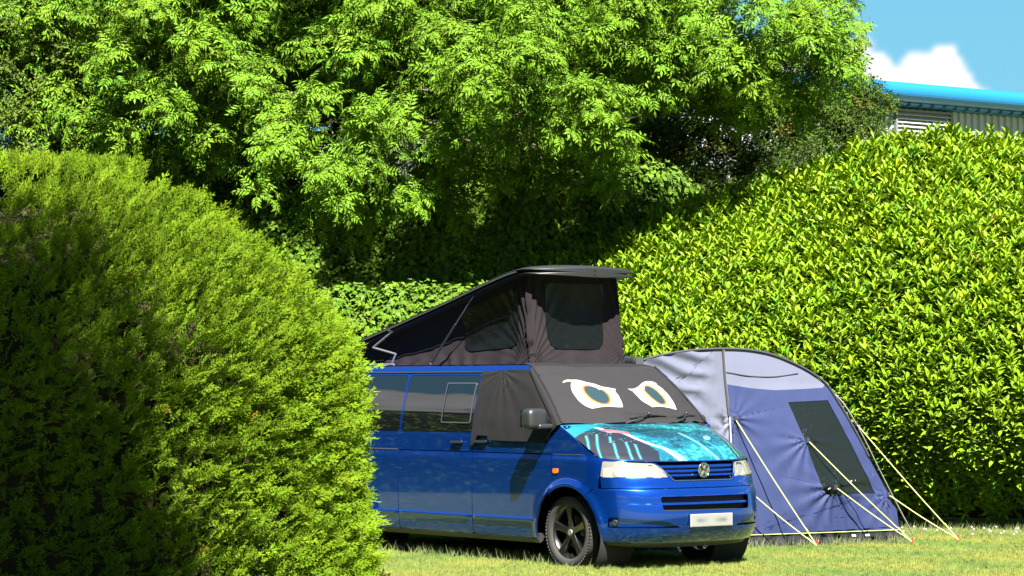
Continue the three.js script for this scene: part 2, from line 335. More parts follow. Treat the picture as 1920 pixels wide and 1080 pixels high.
function cluster(R, out, [x, y, z, r], per, opts = {}) { // sprays through the outer part of a bough's leafy end
  const { flat: fl = 0.75, tintK = 0.14, size = [0.85, 1.2], hue = 0.1, brown = 0 } = opts;
  const n = Math.round(per * r * r), c = V(x, y, z);
  for (let i = 0; i < n; i++) {
    const a = R() * 6.283, u = R() * 2 - 1, s = Math.sqrt(1 - u * u), dir = V(s * Math.cos(a), u, s * Math.sin(a));
    const w = 1 + 0.45 * noise(dir.x * 1.7 + x, dir.y * 1.7 + y, dir.z * 1.7 + z), k = r * w * Math.pow(0.25 + 0.75 * R(), 0.45);
    const p = c.clone().add(V(dir.x * k * 1.15, dir.y * k * fl, dir.z * k));
    const d = dir.clone().multiplyScalar(0.8).add(V((R() - 0.5) * 0.6, 0.55 + 0.3 * R(), (R() - 0.5) * 0.6)).normalize();
    const col = tint(R, tintK, hue); if (R() < brown) col.multiply(lin(1.9, 0.85, 1.1));
    out.push({ p, d, spin: R() * 6.283, s: lerp(...size, R()), c: col });
  }
}
function limb(a, b, r0, r1, sag = 0.2) { // tapered bent branch
  const m = a.clone().lerp(b, 0.5).add(V(0, sag, 0)), c = new THREE.QuadraticBezierCurve3(a, m, b), n = 8, rad = 6, pos = [], idx = [];
  for (let i = 0; i <= n; i++) { const t = i / n, p = c.getPoint(t), d = c.getTangent(t), s = d.clone().cross(Math.abs(d.y) > 0.9 ? V(1, 0, 0) : V(0, 1, 0)).normalize(), q = d.clone().cross(s), r = lerp(r0, r1, t); for (let k = 0; k < rad; k++) { const w = k / rad * 6.283; const v = p.clone().addScaledVector(s, r * Math.cos(w)).addScaledVector(q, r * Math.sin(w)); pos.push(v.x, v.y, v.z); } }
  for (let i = 0; i < n; i++) for (let k = 0; k < rad; k++) { const a2 = i * rad + k, b2 = i * rad + (k + 1) % rad; idx.push(a2, b2, b2 + rad, a2, b2 + rad, a2 + rad); }
  const g = new THREE.BufferGeometry(); g.setAttribute('position', new THREE.Float32BufferAttribute(pos, 3)); g.setIndex(idx); g.computeVertexNormals(); return g;
}
function tree(name, label, trunkAt, fork, r0, clusters, geos, mat, { per, opts, seed, singles = 0, bark = M.bark, leafName = 'leaf_spray', every = 1, sub = 0 }) {
  const R = mulberry(seed), t = thing(name, label, 'tree', trunkAt.toArray()), list = [];
  for (const c of clusters) {
    if (!sub) { cluster(R, list, c, per, opts); continue; }
    for (let k = 0; k < sub + 2; k++) { // bough ends that stand apart from one another
      const a = k * 2.4 + R() * 0.8, u = lerp(-0.55, 0.95, (k + R()) / (sub + 2)), s = Math.sqrt(1 - u * u), r = c[3];
      cluster(R, list, [c[0] + 1.12 * r * s * Math.cos(a), c[1] + 0.9 * r * u, c[2] + 0.9 * r * s * Math.sin(a), r * lerp(0.3, 0.5, R())], per, opts);
    }
  }
  for (const e of list) e.p.sub(trunkAt);
  part(t, 'trunk', limb(V(0, -0.1, 0), fork.clone().sub(trunkAt), r0, r0 * 0.6, 0), bark);
  const limbs = clusters.filter((c, i) => i % every === 0).map(([x, y, z, r]) => { const lo = fork.clone().sub(trunkAt).lerp(V(0, 0, 0), R() * 0.25), hi = V(x, y, z).sub(trunkAt); return limb(lo, hi, r0 * 0.17, 0.012, 0.25 * R() + 0.15); });
  part(t, 'limbs', merge(limbs), bark);
  hang(t, leafName, geos, mat, list, singles, camP.clone().sub(trunkAt));
  return t;
}
{ // the big ash behind the van
  const R = mulberry(404);
  const seen = [[0.25, 5.32, -31.0, 0.79], [-0.71, 5.02, -31.5, 0.61], [0.83, 4.81, -31.3, 0.48], [-0.20, 6.09, -32.0, 0.75], [-1.25, 5.83, -32.0, 0.69], [-1.83, 6.23, -33.0, 0.64], [-2.16, 4.63, -31.5, 0.61], [-2.54, 4.10, -31.3, 0.48], [-1.76, 4.14, -31.8, 0.52], [-2.11, 3.74, -32.2, 0.36], [-2.71, 5.82, -33.0, 0.71], [-3.45, 6.23, -33.0, 0.71], [-3.61, 5.24, -32.3, 0.63], [-4.23, 5.83, -32.5, 0.73], [-3.27, 4.79, -32.5, 0.40], [-4.47, 4.98, -33.0, 0.58], [-4.81, 6.30, -33.0, 0.61], [1.12, 6.09, -32.0, 0.72], [1.90, 6.03, -32.0, 0.69], [1.54, 5.44, -32.0, 0.49], [2.45, 5.41, -31.8, 0.59], [3.09, 6.03, -32.0, 0.66], [3.61, 5.74, -32.3, 0.56], [3.9, 6.33, -33.0, 0.40], [2.89, 5.09, -32.8, 0.40], [1.21, 4.52, -32.0, 0.25], [0.38, 4.64, -31.2, 0.35], [-0.35, 4.72, -31.4, 0.39], [-1.19, 4.47, -32.2, 0.46], [-3.95, 4.62, -33.2, 0.41], [-0.96, 4.02, -33.3, 0.38], [0.67, 5.89, -32.5, 0.47], [-2.07, 5.56, -33.6, 0.48], [-5.65, 6.44, -34, 0.75], [-6.2, 6.1, -34.2, 0.6], [-5.3, 5.85, -34, 0.65], [-5.1, 5.2, -33.8, 0.5], [-6.7, 6.75, -34.5, 0.6], [-4.6, 4.45, -33.8, 0.45], [0.2, 4.35, -32.6, 0.4], [0.95, 4.3, -32.8, 0.4], [-0.55, 4.4, -32.6, 0.45], [-6.25, 6.15, -33.6, 0.5], [-6.1, 5.55, -33.8, 0.45], [-6.55, 5.2, -34, 0.4], [-5.7, 5.0, -33.7, 0.5], [-5.2, 4.6, -33.6, 0.45], [-6.2, 4.5, -33.8, 0.4], [-6.75, 5.8, -33.8, 0.4], [3.45, 5.2, -32.9, 0.42], [3.95, 5.75, -33, 0.30], [2.0, 5.5, -32.8, 0.5], [3.0, 5.5, -32.9, 0.45]];
  const rest = [];
  for (let k = 0; k < 44; k++) { const x = lerp(-5.2, 3.5, R()), y = lerp(6.9, 10.5, R()); rest.push([x, y, -32.4 - R() * 2.6, lerp(0.55, 0.9, R())]); }
  for (let k = 0; k < 16; k++) { const x = lerp(-5, 3.4, R()), y = lerp(5.6, 8.4, R()); rest.push([x, y, -34.4 - R() * 1.6, lerp(0.5, 0.7, R())]); }
  for (const c of seen) c[3] *= 0.95;
  tree('ash_tree', 'large spreading ash tree with feathery leaves behind the van', V(0.05, 0, -34.9), V(0.1, 5.5, -34.2), 0.15, [...seen, ...rest], G.ash, M.ash, { per: 250, opts: { tintK: 0.2, hue: 0.16, size: [0.75, 1.12] }, sub: 5, seed: 11, singles: 300, every: 4 });
}
{ // left tree, thin olive leaves against the sky
  const c = [[-6.65, 6.65, -36.0, 0.55], [-5.98, 6.28, -36.0, 0.52], [-6.83, 5.61, -36.0, 0.44], [-6.33, 5.27, -36.3, 0.56], [-5.58, 5.02, -36.0, 0.52], [-7.53, 6.13, -36.0, 0.66], [-5.80, 6.90, -36.5, 0.60], [-5.43, 5.67, -36.5, 0.52], [-7.38, 5.17, -36.0, 0.59], [-7.06, 6.28, -36.6, 0.38], [-6.9, 4.6, -36, 0.6], [-5.9, 4.4, -35.8, 0.6], [-8, 4.5, -36, 0.6], [-8.2, 5.6, -36, 0.7], [-7.8, 7.3, -36, 0.7], [-6.6, 7.6, -36, 0.7], [-5.5, 7.9, -36.4, 0.7], [-6.9, 3.7, -35.9, 0.6], [-5.7, 3.6, -35.9, 0.6], [-5.0, 4.2, -36.2, 0.6]].map(([x, y, z, r]) => [x * 0.933, 1.663 + (y - 1.663) * 0.933, z + 2.4, r * 0.95]);
  tree('whitebeam_tree', 'looser tree at the far left with sky showing between its leaves', V(-6.3, 0, -34.3), V(-6.2, 3.1, -34.2), 0.14, c, G.small, M.olive, { per: 380, opts: { tintK: 0.22, hue: 0.16, size: [0.8, 1.2] }, seed: 22, every: 2 });
}
{ // right, a dark small-leaved tree with russet tips before the warehouse
  const c = [[2.07, 5.28, -36.0, 0.52], [2.66, 4.73, -36.0, 0.55], [3.32, 5.06, -36.0, 0.52], [3.91, 5.21, -36.0, 0.48], [4.47, 5.28, -36.0, 0.44], [4.78, 5.84, -36.4, 0.34], [3.58, 4.44, -35.6, 0.51], [2.90, 4.13, -35.4, 0.54], [2.19, 4.33, -35.6, 0.58], [4.24, 4.76, -35.6, 0.44], [3.29, 5.85, -36.5, 0.45], [4.80, 5.35, -36.0, 0.30], [4.46, 6.00, -36.2, 0.33], [1.62, 4.58, -36.0, 0.52], [2.4, 3.6, -35.6, 0.6], [3.1, 3.5, -35.6, 0.6], [1.6, 3.7, -35.7, 0.6], [3.9, 4.0, -35.6, 0.55], [4.5, 4.3, -35.8, 0.45], [1.9, 5.0, -36.4, 0.6], [2.6, 5.5, -36.5, 0.55], [3.7, 4.75, -36.2, 0.5], [3.0, 4.7, -36.4, 0.55], [2.3, 4.0, -36.2, 0.6], [4.1, 5.4, -36.4, 0.45], [4.95, 5.0, -36.2, 0.4], [5.0, 5.6, -36.3, 0.3]];
  tree('plum_tree', 'dark small-leaved tree with russet tips in front of the warehouse', V(2.9, 0, -36.2), V(2.95, 3.0, -36.1), 0.13, c, G.tiny, M.dusk, { per: 640, opts: { tintK: 0.25, hue: 0.1, brown: 0.03, size: [0.85, 1.2] }, seed: 33, every: 2 });
}
{ // off to the left and out of the picture: the tree that shades the clipped hedge
  const R = mulberry(55), c = [];
  for (let k = 0; k < 60; k++) { const a = R() * 6.283, u = Math.sqrt(R()); c.push([-4.0 + 2.0 * u * Math.cos(a), lerp(5.2, 8.9, R()), -14.4 + 1.5 * u * Math.sin(a), lerp(0.6, 0.85, R())]); }
  tree('shade_tree', 'tree outside the left edge that shades the conifer hedge', V(-5.0, 0, -14.4), V(-4.6, 4.6, -14.5), 0.2, c, G.small, M.olive, { per: 230, opts: { size: [1.2, 1.7] }, seed: 56, every: 3 });
}

// ---------------------------------------------------------------- hedges
{ // clipped conifer hedge, rounded over, in the left foreground
  const R = mulberry(61), hedge = thing('conifer_hedge', 'tall clipped conifer hedge with a rounded top in the left foreground', 'hedge', [-4.8, -0.05, -21.6]);
  const A = 3.46, B = 2.15, N = 3.0;
  const inset = curve([[0, -0.14], [0.4, -0.07], [1.0, 0.0], [1.75, 0.03], [2.04, 0.10], [2.35, 0.33], [2.66, 0.64], [2.97, 1.04], [3.21, 1.45], [3.34, 1.85], [3.41, 2.15], [3.46, 2.45]]);
  const at = (psi, y, more = 0) => { // psi: 0 right, pi/2 towards the camera
    const i = inset(y) + more, a = A - i, b = B - i * (B / (A - 0.9)), c = Math.cos(psi), s = Math.sin(psi);
    const bump = 0.05 * fbm(psi * 3, y * 1.3, 4, 3);
    return V((a + bump) * Math.sign(c) * Math.abs(c) ** (2 / N), y - more * smooth(2.2, 3.4, y), (Math.max(b, 0.15) + bump) * Math.sign(s) * Math.abs(s) ** (2 / N));
  };
  const grid = (more) => { const g = []; for (let j = 0; j <= 40; j++) for (let i = 0; i <= 96; i++) g.push(0); return patch((s, t) => at(s * 6.2832, lerp(-0.05, 3.455, t), more), 96, 40); };
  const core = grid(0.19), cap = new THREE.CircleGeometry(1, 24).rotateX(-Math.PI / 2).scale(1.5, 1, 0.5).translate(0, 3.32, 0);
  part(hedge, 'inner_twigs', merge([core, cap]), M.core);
  const list = [], n = (psi, y) => { const e = 0.02, a = at(psi + e, y).sub(at(psi - e, y)), b = at(psi, y + e).sub(at(psi, y - e)); return b.cross(a).normalize(); };
  let guard = 0;
  while (list.length < 18500 && guard++ < 200000) {
    const psi = lerp(-0.9, 3.4, R()), y = lerp(0.02, 3.455, Math.pow(R(), 0.8));
    const k = inset(y); if (R() > (1 - k / 3.2)) continue;
    const patchy = fbm(psi * 6, y * 3, 8, 3), lump = fbm(psi * 16, y * 9, 5, 2);
    if (lump < -0.06 && R() < 0.85) continue;
    const p = at(psi, y, 0.10 * Math.pow(R(), 1.2) - 0.3 * lump), nn = n(psi, y);
    const d = nn.clone().multiplyScalar(0.62).add(V(0.38 + (R() - 0.5) * 0.55, 0.2 + (R() - 0.5) * 0.45 , (R() - 0.5) * 0.6)).normalize();
    const c = tint(R, 0.16, 0.08).multiplyScalar(1 + 0.3 * patchy); if (R() < 0.006 || patchy < -0.36 && R() < 0.15) c.multiply(lin(1.35, 0.55, 1.5));
    list.push({ p, d, spin: R() * 6.283, s: lerp(0.8, 1.5, R() * R()) * (R() < 0.03 ? 1.4 : 1), c });
  }
  for (let k = 0; k < 4500; k++) { // older growth further in
    const psi = lerp(-0.9, 3.4, R()), y = lerp(0.02, 3.4, R()), p = at(psi, y, 0.10 + 0.06 * R());
    list.push({ p, d: n(psi, y).multiplyScalar(0.5).add(V(R() - 0.5, R() - 0.3, R() - 0.5)).normalize(), spin: R() * 6.283, s: lerp(1.0, 1.6, R()), c: tint(R, 0.15, 0.08) });
  }
  for (let k = 0; k < 3600; k++) { // flat top
    const a = R() * 6.283, u = Math.sqrt(R()), p = V(1.75 * u * Math.cos(a), 3.42 + 0.04 * R(), 0.62 * u * Math.sin(a));
    list.push({ p, d: V(0.5 * (R() - 0.3), 1, (R() - 0.5)).normalize(), spin: R() * 6.283, s: lerp(0.8, 1.3, R()), c: tint(R, 0.18, 0.08) });
  }
  hang(hedge, 'leaf_spray', G.conifer, M.conifer, list, 300, camP.clone().sub(hedge.position));
}
function bankHedge(name, label, x0, x1, top, depth, geos, mat, { per, seed, singles = 0, lean = 1.7, size = [0.85, 1.2], up = 0.8, leafName = 'leaf_shoot', jag = 0.12, tintK = 0.13, hue = 0.1, back = 1.6, brown = 0, under = 0.28, old = 0 }) {
  const R = mulberry(seed), mid = (x0 + x1) / 2, h = thing(name, label, 'hedge', [mid, 0, -depth((x0 + x1) / 2)]), z0 = h.position.z;
  // t 0..0.75 the face from foot to shoulder, 0.75..1 the top going back
  const at = (x, t, more = 0) => {
    const H = top(x) - more * 0.6; let y, d;
    if (t < 0.78) { const s = t / 0.78; y = H * (0.03 + 0.97 * s); d = lean * Math.pow(clamp((s - 0.28) / 0.72), 1.7) + under * Math.pow(clamp(1 - s / 0.28), 2); } else { const s = (t - 0.78) / 0.22; y = H - 0.35 * s * s; d = lean + back * s; }
    const b = 0.16 * fbm(x * 0.8, t * 4, seed, 3) + 0.07 * fbm(x * 2.6, t * 11, seed + 3, 2);
    return V(x - mid, y + (t > 0.6 ? b * 0.7 : 0), -depth(x) - d - more + b - z0);
  };
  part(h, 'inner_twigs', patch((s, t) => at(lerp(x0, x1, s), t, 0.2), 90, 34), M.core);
  const list = [], total = Math.round(per * (x1 - x0));
  for (let k = 0; k < total; k++) {
    const x = lerp(x0, x1, R()), t = Math.pow(R(), 0.85), e = 0.02, p = at(x, t, 0.22 * Math.pow(R(), 1.5)), nn = at(x + e, t).sub(at(x - e, t)).cross(at(x, Math.min(1, t + e)).sub(at(x, Math.max(0, t - e)))).normalize();
    const d = nn.clone().multiplyScalar(0.75).add(V((R() - 0.5) * 0.7, up * (0.5 + 0.5 * R()), (R() - 0.5) * 0.5)).normalize();
    const c = tint(R, tintK, hue).multiplyScalar(1 + 0.2 * fbm(x * 1.4, t * 5, 3, 2)); if (R() < brown) c.multiply(lin(1.2, 0.55, 6)); else if (R() < old) c.multiply(lin(0.55, 0.74, 1.6));
    if (t > 0.72 && R() < 0.5) p.y += jag * R() * R() * 1.6;
    list.push({ p, d, spin: R() * 6.283, s: lerp(...size, R()), c });
  }
  hang(h, leafName, geos, mat, list, singles, camP.clone().sub(h.position));
  return h;
}
bankHedge('laurel_hedge', 'tall glossy yellow-green laurel hedge behind the tent', 0.2, 8.6,
  curve([[0.2, 3.0], [0.76, 3.15], [1.53, 3.42], [2.1, 3.7], [3.1, 4.0], [3.8, 4.22], [4.4, 4.48], [5.3, 4.58], [6.1, 4.5], [8.6, 4.55]]),
  curve([[0.2, 30.9], [3.5, 30.1], [5, 29.5], [8.6, 29.0]]), G.laurel, M.laurel, { per: 2150, seed: 71, singles: 300, up: 1.5, size: [0.85, 1.5], lean: 2.5, under: 0.8, jag: 0.12, tintK: 0.24, hue: 0.13, brown: 0.0015, old: 0.12 });
bankHedge('ivy_hedge', 'low sunlit ivy-covered hedge behind the raised van roof', -4.6, 1.0,
  curve([[-4.6, 2.9], [-2.2, 2.78], [-0.6, 2.76], [0.4, 2.7], [1.0, 2.9]]), curve([[-4.6, 30.2], [1, 30.5]]), G.ivy, M.ivy, { per: 1200, seed: 81, lean: 0.6, size: [0.8, 1.2], up: 0.4, leafName: 'leaf_spray', tintK: 0.2, hue: 0.16, back: 1.0 });
bankHedge('ivy_thicket', 'dark ivy-grown thicket in the shade under the ash tree', -6.4, 3.2,
  curve([[-6.4, 4.1], [-4.6, 4.3], [-2, 4.2], [-0.4, 4.5], [0.6, 4.35], [2.0, 4.5], [3.2, 3.6]]), curve([[-6.4, 34.0], [-1, 33.3], [1, 33.3], [3.2, 34.8]]), G.ivy, M.ivy, { per: 1300, seed: 91, lean: 0.9, size: [0.9, 1.5], up: 0.2, leafName: 'leaf_spray', tintK: 0.3, hue: 0.12, back: 1.4 });
{ // far left, out of the picture: what the van's side windows mirror
  const R = mulberry(66), h = thing('boundary_hedge', 'dark boundary hedge mirrored in the side windows of the van', 'hedge', [-13.5, 0, -31]);
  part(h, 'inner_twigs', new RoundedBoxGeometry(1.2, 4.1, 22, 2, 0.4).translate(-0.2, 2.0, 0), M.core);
  const list = []; for (let k = 0; k < 5200; k++) { const z = lerp(-11, 11, R()), y = R() * 4.6 * (0.85 + 0.35 * fbm(z * 0.5, 1, 1, 3)); list.push({ p: V(0.45 + 0.15 * R(), y, z), d: V(0.8, 0.5 * R() + 0.3, R() - 0.5).normalize(), spin: R() * 6.28, s: lerp(1.4, 2.2, R()), c: tint(R, 0.3, 0.2) }); }
  hang(h, 'leaf_spray', G.ivy, M.ivy, list);
}
{ // dark evergreen crowns that close the view behind the ash
  const R = mulberry(77), c = [];
  for (let k = 0; k < 84; k++) c.push([lerp(-7.0, 2.2, R()), lerp(3.6, 8.6, R()), -37.4 - R() * 1.2, lerp(0.7, 1.0, R())]);
  tree('evergreen_tree', 'dark evergreen tree standing in shade directly behind the ash', V(-1.6, 0, -38.2), V(-1.6, 3.6, -38), 0.2, c, G.ivy, M.ivy, { per: 70, opts: { size: [1.6, 2.3], tintK: 0.25 }, seed: 78, every: 4 });
}

// ---------------------------------------------------------------- the camper van (local x forward from the front axle, y up, z to its right)
const VAN_POS = [1.217, 0, -24.42], VAN_TURN = -0.8904;
const fleckTex = dataTex(256, (u, v) => 0.55 + 0.3 * tnoise(u, v, 120) + 0.2 * tnoise(u, v, 60, 4));
const dustTex = dataTex(512, (u, v) => { const d = clamp(0.5 + 1.2 * tnoise(u, v, 30) + 0.9 * tnoise(u, v, 95, 6)); return 0.16 + 0.16 * d * d; });
const P = {
  blue: phys(lin(0.0016, 0.046, 0.32), 0.25, { metalness: 0.85, clearcoat: 1, clearcoatRoughness: 0.03 }),
  black: phys(lin(0.005706, 0.005706, 0.006207), 0.5),
  trim: phys(lin(0.01047, 0.01141, 0.01241), 0.42, { bumpMap: grainTex, bumpScale: 0.0004 }),
  dark: std(lin(0.003825, 0.003825, 0.003825), 0.9),
  glass: phys(lin(0.002884, 0.003323, 0.003825), 0.02, { specularIntensity: 1.4, ior: 1.6 }),
  vinyl: phys(lin(0.0025, 0.003, 0.003), 0.32, { specularIntensity: 0.22, bumpMap: grainTex, bumpScale: 0.004 }),
  rubber: std(lin(0.015, 0.0138, 0.0128), 0.85),
  rim: phys(lin(0.003, 0.003, 0.0032), 0.3, { clearcoat: 0.6, clearcoatRoughness: 0.08 }),
  chrome: std(lin(0.5, 0.51, 0.53), 0.12, { metalness: 1 }),
  steel: std(lin(0.17, 0.17, 0.175), 0.38, { metalness: 0.9 }),
  alu: std(lin(0.16, 0.16, 0.165), 0.5, { metalness: 0.6 }),
  canvas: phys(lin(0.0092, 0.0071, 0.0086), 0.95, { bumpMap: weaveTex, bumpScale: 0.0004, specularIntensity: 0.25 }),
  cover: phys(lin(0.0074, 0.0072, 0.0079), 0.85, { specularIntensity: 0.3 }),
  lens: phys(lin(0.55, 0.54, 0.48), 0.12, { transmission: 0.82, thickness: 0, ior: 1.5, clearcoat: 1, clearcoatRoughness: 0.05 }),
  reflector: phys(lin(0.42, 0.41, 0.35), 0.35, { metalness: 0.25 }),
  amber: phys(lin(0.3574, 0.0953, 0.004765), 0.25, { clearcoat: 1 }),
  red: phys(lin(0.2144, 0.00953, 0.00953), 0.3),
};
const van = thing('camper_van', 'blue camper van with raised black pop-top roof parked on the lawn', 'van', VAN_POS, VAN_TURN);

// body shell chart: u runs forward along the right side, round the nose and back along the left side; v is height
const X0 = 0.15, NOSE = 2.9;
const wOf = curve([[0.18, 0.885], [0.24, 0.915], [0.30, 0.932], [0.45, 0.950], [0.8, 0.953], [0.97, 0.951], [1.04, 0.940], [1.22, 0.926], [1.38, 0.905], [1.55, 0.868], [1.70, 0.828], [1.83, 0.785], [1.9, 0.75]]);
const xOf = curve([[0.22, 0.77], [0.28, 0.85], [0.36, 0.905], [0.5, 0.932], [0.60, 0.926], [0.615, 0.918], [0.66, 0.915], [0.73, 0.893], [0.745, 0.872], [0.83, 0.842], [0.98, 0.745], [1.03, 0.71], [1.2, 0.6]]);
const TA = [], TB = [], TS = [0];
for (let i = 0; i <= 1200; i++) { const ph = i / 1200 * Math.PI / 2; TA.push(Math.sin(ph) ** (2 / NOSE)); TB.push(Math.max(0, Math.cos(ph)) ** (2 / NOSE)); if (i) TS.push(TS[i - 1] + Math.hypot(0.75 * (TA[i] - TA[i - 1]), 0.95 * (TB[i] - TB[i - 1]))); }
const U = TS[1200];
const look = (s) => { let a = 0, b = 1200; while (b - a > 1) { const m = (a + b) >> 1; if (TS[m] > s) b = m; else a = m; } const k = clamp((s - TS[a]) / (TS[b] - TS[a] || 1)); return [lerp(TA[a], TA[b], k), lerp(TB[a], TB[b], k)]; };
const ARCH = [[0.045, 0.325, 0.425], [-3.37, 0.325, 0.41]];
function body(u, y) {
  const far = u > U, uu = far ? 2 * U - u : u; let X, z;
  if (uu < 0) { X = X0 + uu; z = wOf(y); } else { const [a, b] = look(uu); X = X0 + (xOf(y) - X0) * a; z = wOf(y) * b; }
  if (X < 0.62) for (const [ax, ay, ar] of ARCH) { const r = Math.hypot(X - ax, y - ay); z += 0.024 * Math.exp(-(((r - ar - 0.012) / 0.05) ** 2)) * smooth(0.1, 0.3, y) * clamp(uu < 0.3 ? 1 : 1 - (uu - 0.3) * 4); }
  return V(X, y, far ? -z : z);
}
const uX = (X, y = 0.8) => { if (X <= X0) return X - X0; let lo = 0, hi = U; for (let i = 0; i < 40; i++) { const m = (lo + hi) / 2; if (body(m, y).x < X) lo = m; else hi = m; } return lo; };
const uZ = (z, y = 0.8) => { const a = Math.abs(z); let lo = 0, hi = U; for (let i = 0; i < 40; i++) { const m = (lo + hi) / 2; if (body(m, y).z > a) lo = m; else hi = m; } return z >= 0 ? lo : 2 * U - lo; };
const fx = (pts) => pts.map(([X, y, r]) => [uX(X, y), y, r]);            // flank points by length and height
const fz = (pts) => pts.map(([z, y, r]) => [uZ(z, y), y, r]);            // front points by width and height
const mir = (pts) => pts.map(([u, y, r]) => [2 * U - u, y, r]).reverse();   // the same on the left side
const arc = (ax, ay, r, a0, a1, n = 22) => Array.from({ length: n + 1 }, (_, i) => { const a = lerp(a0, a1, i / n); return [ax + r * Math.cos(a), ay + r * Math.sin(a)]; });
const YL = 0.262, G1 = 0.0045;   // lower edge of the panels; half a shut line

for (const side of [1, -1]) {
  const on = (pts) => side > 0 ? pts : mir(pts);
  const rightLabel = side > 0 ? '' : '';
  // front door
  const SW = 1.04, SG = 0.004;   // swage line: a real groove between the lower and upper skins
  const door = part(van, 'front_door', panel(body, on(roundPoly(fx([[-1.365 + G1, YL, 0.03], [-0.40, YL, 0.02], ...arc(0.045, 0.325, 0.445, Math.PI * 0.985, Math.PI * 0.66, 8), [-0.19, 0.80], [-0.19, SW - SG], [-1.365 + G1, SW - SG]])))), P.blue);
  part(door, 'upper_skin', panel(body, on(roundPoly(fx([[-1.365 + G1, SW + SG], [-0.19, SW + SG], [-0.19, 1.24, 0.03], [-0.55, 1.79, 0.05], [-1.365 + G1, 1.795, 0.03]])))), P.blue);
  part(door, 'door_handle', panel(body, on(roundPoly(fx([[-1.32, 1.128], [-1.145, 1.128], [-1.145, 1.152], [-1.32, 1.152]]), 0.012)), [], { off: 0.034, thick: 0.026, edge: 0.03 }), P.trim);
  part(door, 'handle_cup', panel(body, on(roundPoly(fx([[-1.285, 1.085], [-1.185, 1.085], [-1.185, 1.185], [-1.285, 1.185]]), 0.05)), [], { off: 0.003, thick: 0.003, edge: 0.03 }), P.blue);
  // sliding door with its window
  const glassA = roundPoly(fx([[-2.532, 1.222], [-1.405, 1.222], [-1.405, 1.775], [-2.532, 1.775]]), 0.045);
  const slide = part(van, 'sliding_door', panel(body, on(roundPoly(fx([[-2.55 + G1, YL, 0.025], [-1.365 - G1, YL, 0.025], [-1.365 - G1, SW - SG], [-2.55 + G1, SW - SG]])))), P.blue);
  part(slide, 'upper_skin', panel(body, on(roundPoly(fx([[-2.55 + G1, SW + SG], [-1.365 - G1, SW + SG], [-1.365 - G1, 1.795, 0.02], [-2.55 + G1, 1.795, 0.02]]))), [side > 0 ? glassA : mir(glassA)]), P.blue);
  const pane = part(slide, 'window', panel(body, on(roundPoly(fx([[-2.528, 1.226], [-1.409, 1.226], [-1.409, 1.771], [-2.528, 1.771]]), 0.045)), [], { off: -0.001, edge: 0.045 }), P.glass);
  part(slide, 'door_handle', panel(body, on(roundPoly(fx([[-1.69, 1.118], [-1.52, 1.118], [-1.52, 1.142], [-1.69, 1.142]]), 0.012)), [], { off: 0.034, thick: 0.026, edge: 0.03 }), P.trim);
  part(slide, 'handle_cup', panel(body, on(roundPoly(fx([[-1.655, 1.075], [-1.555, 1.075], [-1.555, 1.175], [-1.655, 1.175]]), 0.05)), [], { off: 0.003, thick: 0.003, edge: 0.03 }), P.blue);
  const vent = roundPoly(fx([[-1.90, 1.31], [-1.44, 1.31], [-1.44, 1.70], [-1.90, 1.70]]), 0.02), ventIn = roundPoly(fx([[-1.885, 1.322], [-1.45, 1.322], [-1.45, 1.688], [-1.885, 1.688]]), 0.018);
  part(slide, 'vent_window_frame', panel(body, on(vent), [side > 0 ? ventIn : mir(ventIn)], { off: 0.006, thick: 0.008 }), P.steel);
  part(slide, 'vent_window', panel(body, on(roundPoly(fx([[-1.886, 1.321], [-1.449, 1.321], [-1.449, 1.689], [-1.886, 1.689]]), 0.018)), [], { off: 0.002, thick: 0.002 }), P.glass);
  // rear quarter
  const glassB = roundPoly(fx([[-4.05, 1.222], [-2.568, 1.222], [-2.568, 1.775], [-4.05, 1.775]]), 0.045);
  const rear = part(van, 'rear_quarter', panel(body, on(roundPoly(fx([[-4.40, 0.30], [-3.83, YL], ...arc(-3.37, 0.325, 0.41, Math.PI * 0.98, 0.02 * Math.PI, 24).map((p) => p).filter((p) => p[1] > 0.3), [-2.93, YL], [-2.55 - G1, YL], [-2.55 - G1, 1.795], [-4.40, 1.795]])))
    , [side > 0 ? glassB : mir(glassB)]), P.blue);
  part(rear, 'window', panel(body, on(roundPoly(fx([[-4.046, 1.226], [-2.572, 1.226], [-2.572, 1.771], [-4.046, 1.771]]), 0.045)), [], { off: -0.001, edge: 0.045 }), P.glass);
  // roof rail above the windows
  part(van, 'roof_rail', panel(body, on(fx([[-4.40, 1.803], [side > 0 ? -0.64 : -0.78, 1.803], [side > 0 ? -0.72 : -0.85, 1.86], [-4.40, 1.86]])), [], { off: 0.004, edge: 0.05 }), P.blue);
  part(van, 'rain_gutter', merge([tube([-4.35, -3, -2, -1.2, -0.62].map((X) => { const p = body(uX(X), 1.80); return V(p.x, 1.80, side * (Math.abs(p.z) + 0.006)); }), 0.007, 20, 5)]), P.dark);
  // rubbing strip and sill
  for (const [a, b] of [[-2.915, -2.556], [-2.544, -1.371], [-1.359, -0.42]]) part(van, 'rubbing_strip', patch((q, t) => { const X = lerp(a, b, q), an = lerp(-1.75, 1.75, t), p = body(uX(X), 0.427), e = Math.min(1, Math.min(q, 1 - q) * (b - a) / 0.012); return V(X, 0.427 + side * 0 + 0.022 * Math.sin(an) * (0.6 + 0.4 * e), side * (p.z + 0.018 * Math.cos(an) * e)); }, 24, 10), P.blue);
  part(van, 'sill', panel(body, on(fx([[-2.93, 0.218], [-0.375, 0.218], [-0.385, 0.257], [-2.93, 0.257]])), [], { off: 0.004, thick: 0.05 }), P.trim);
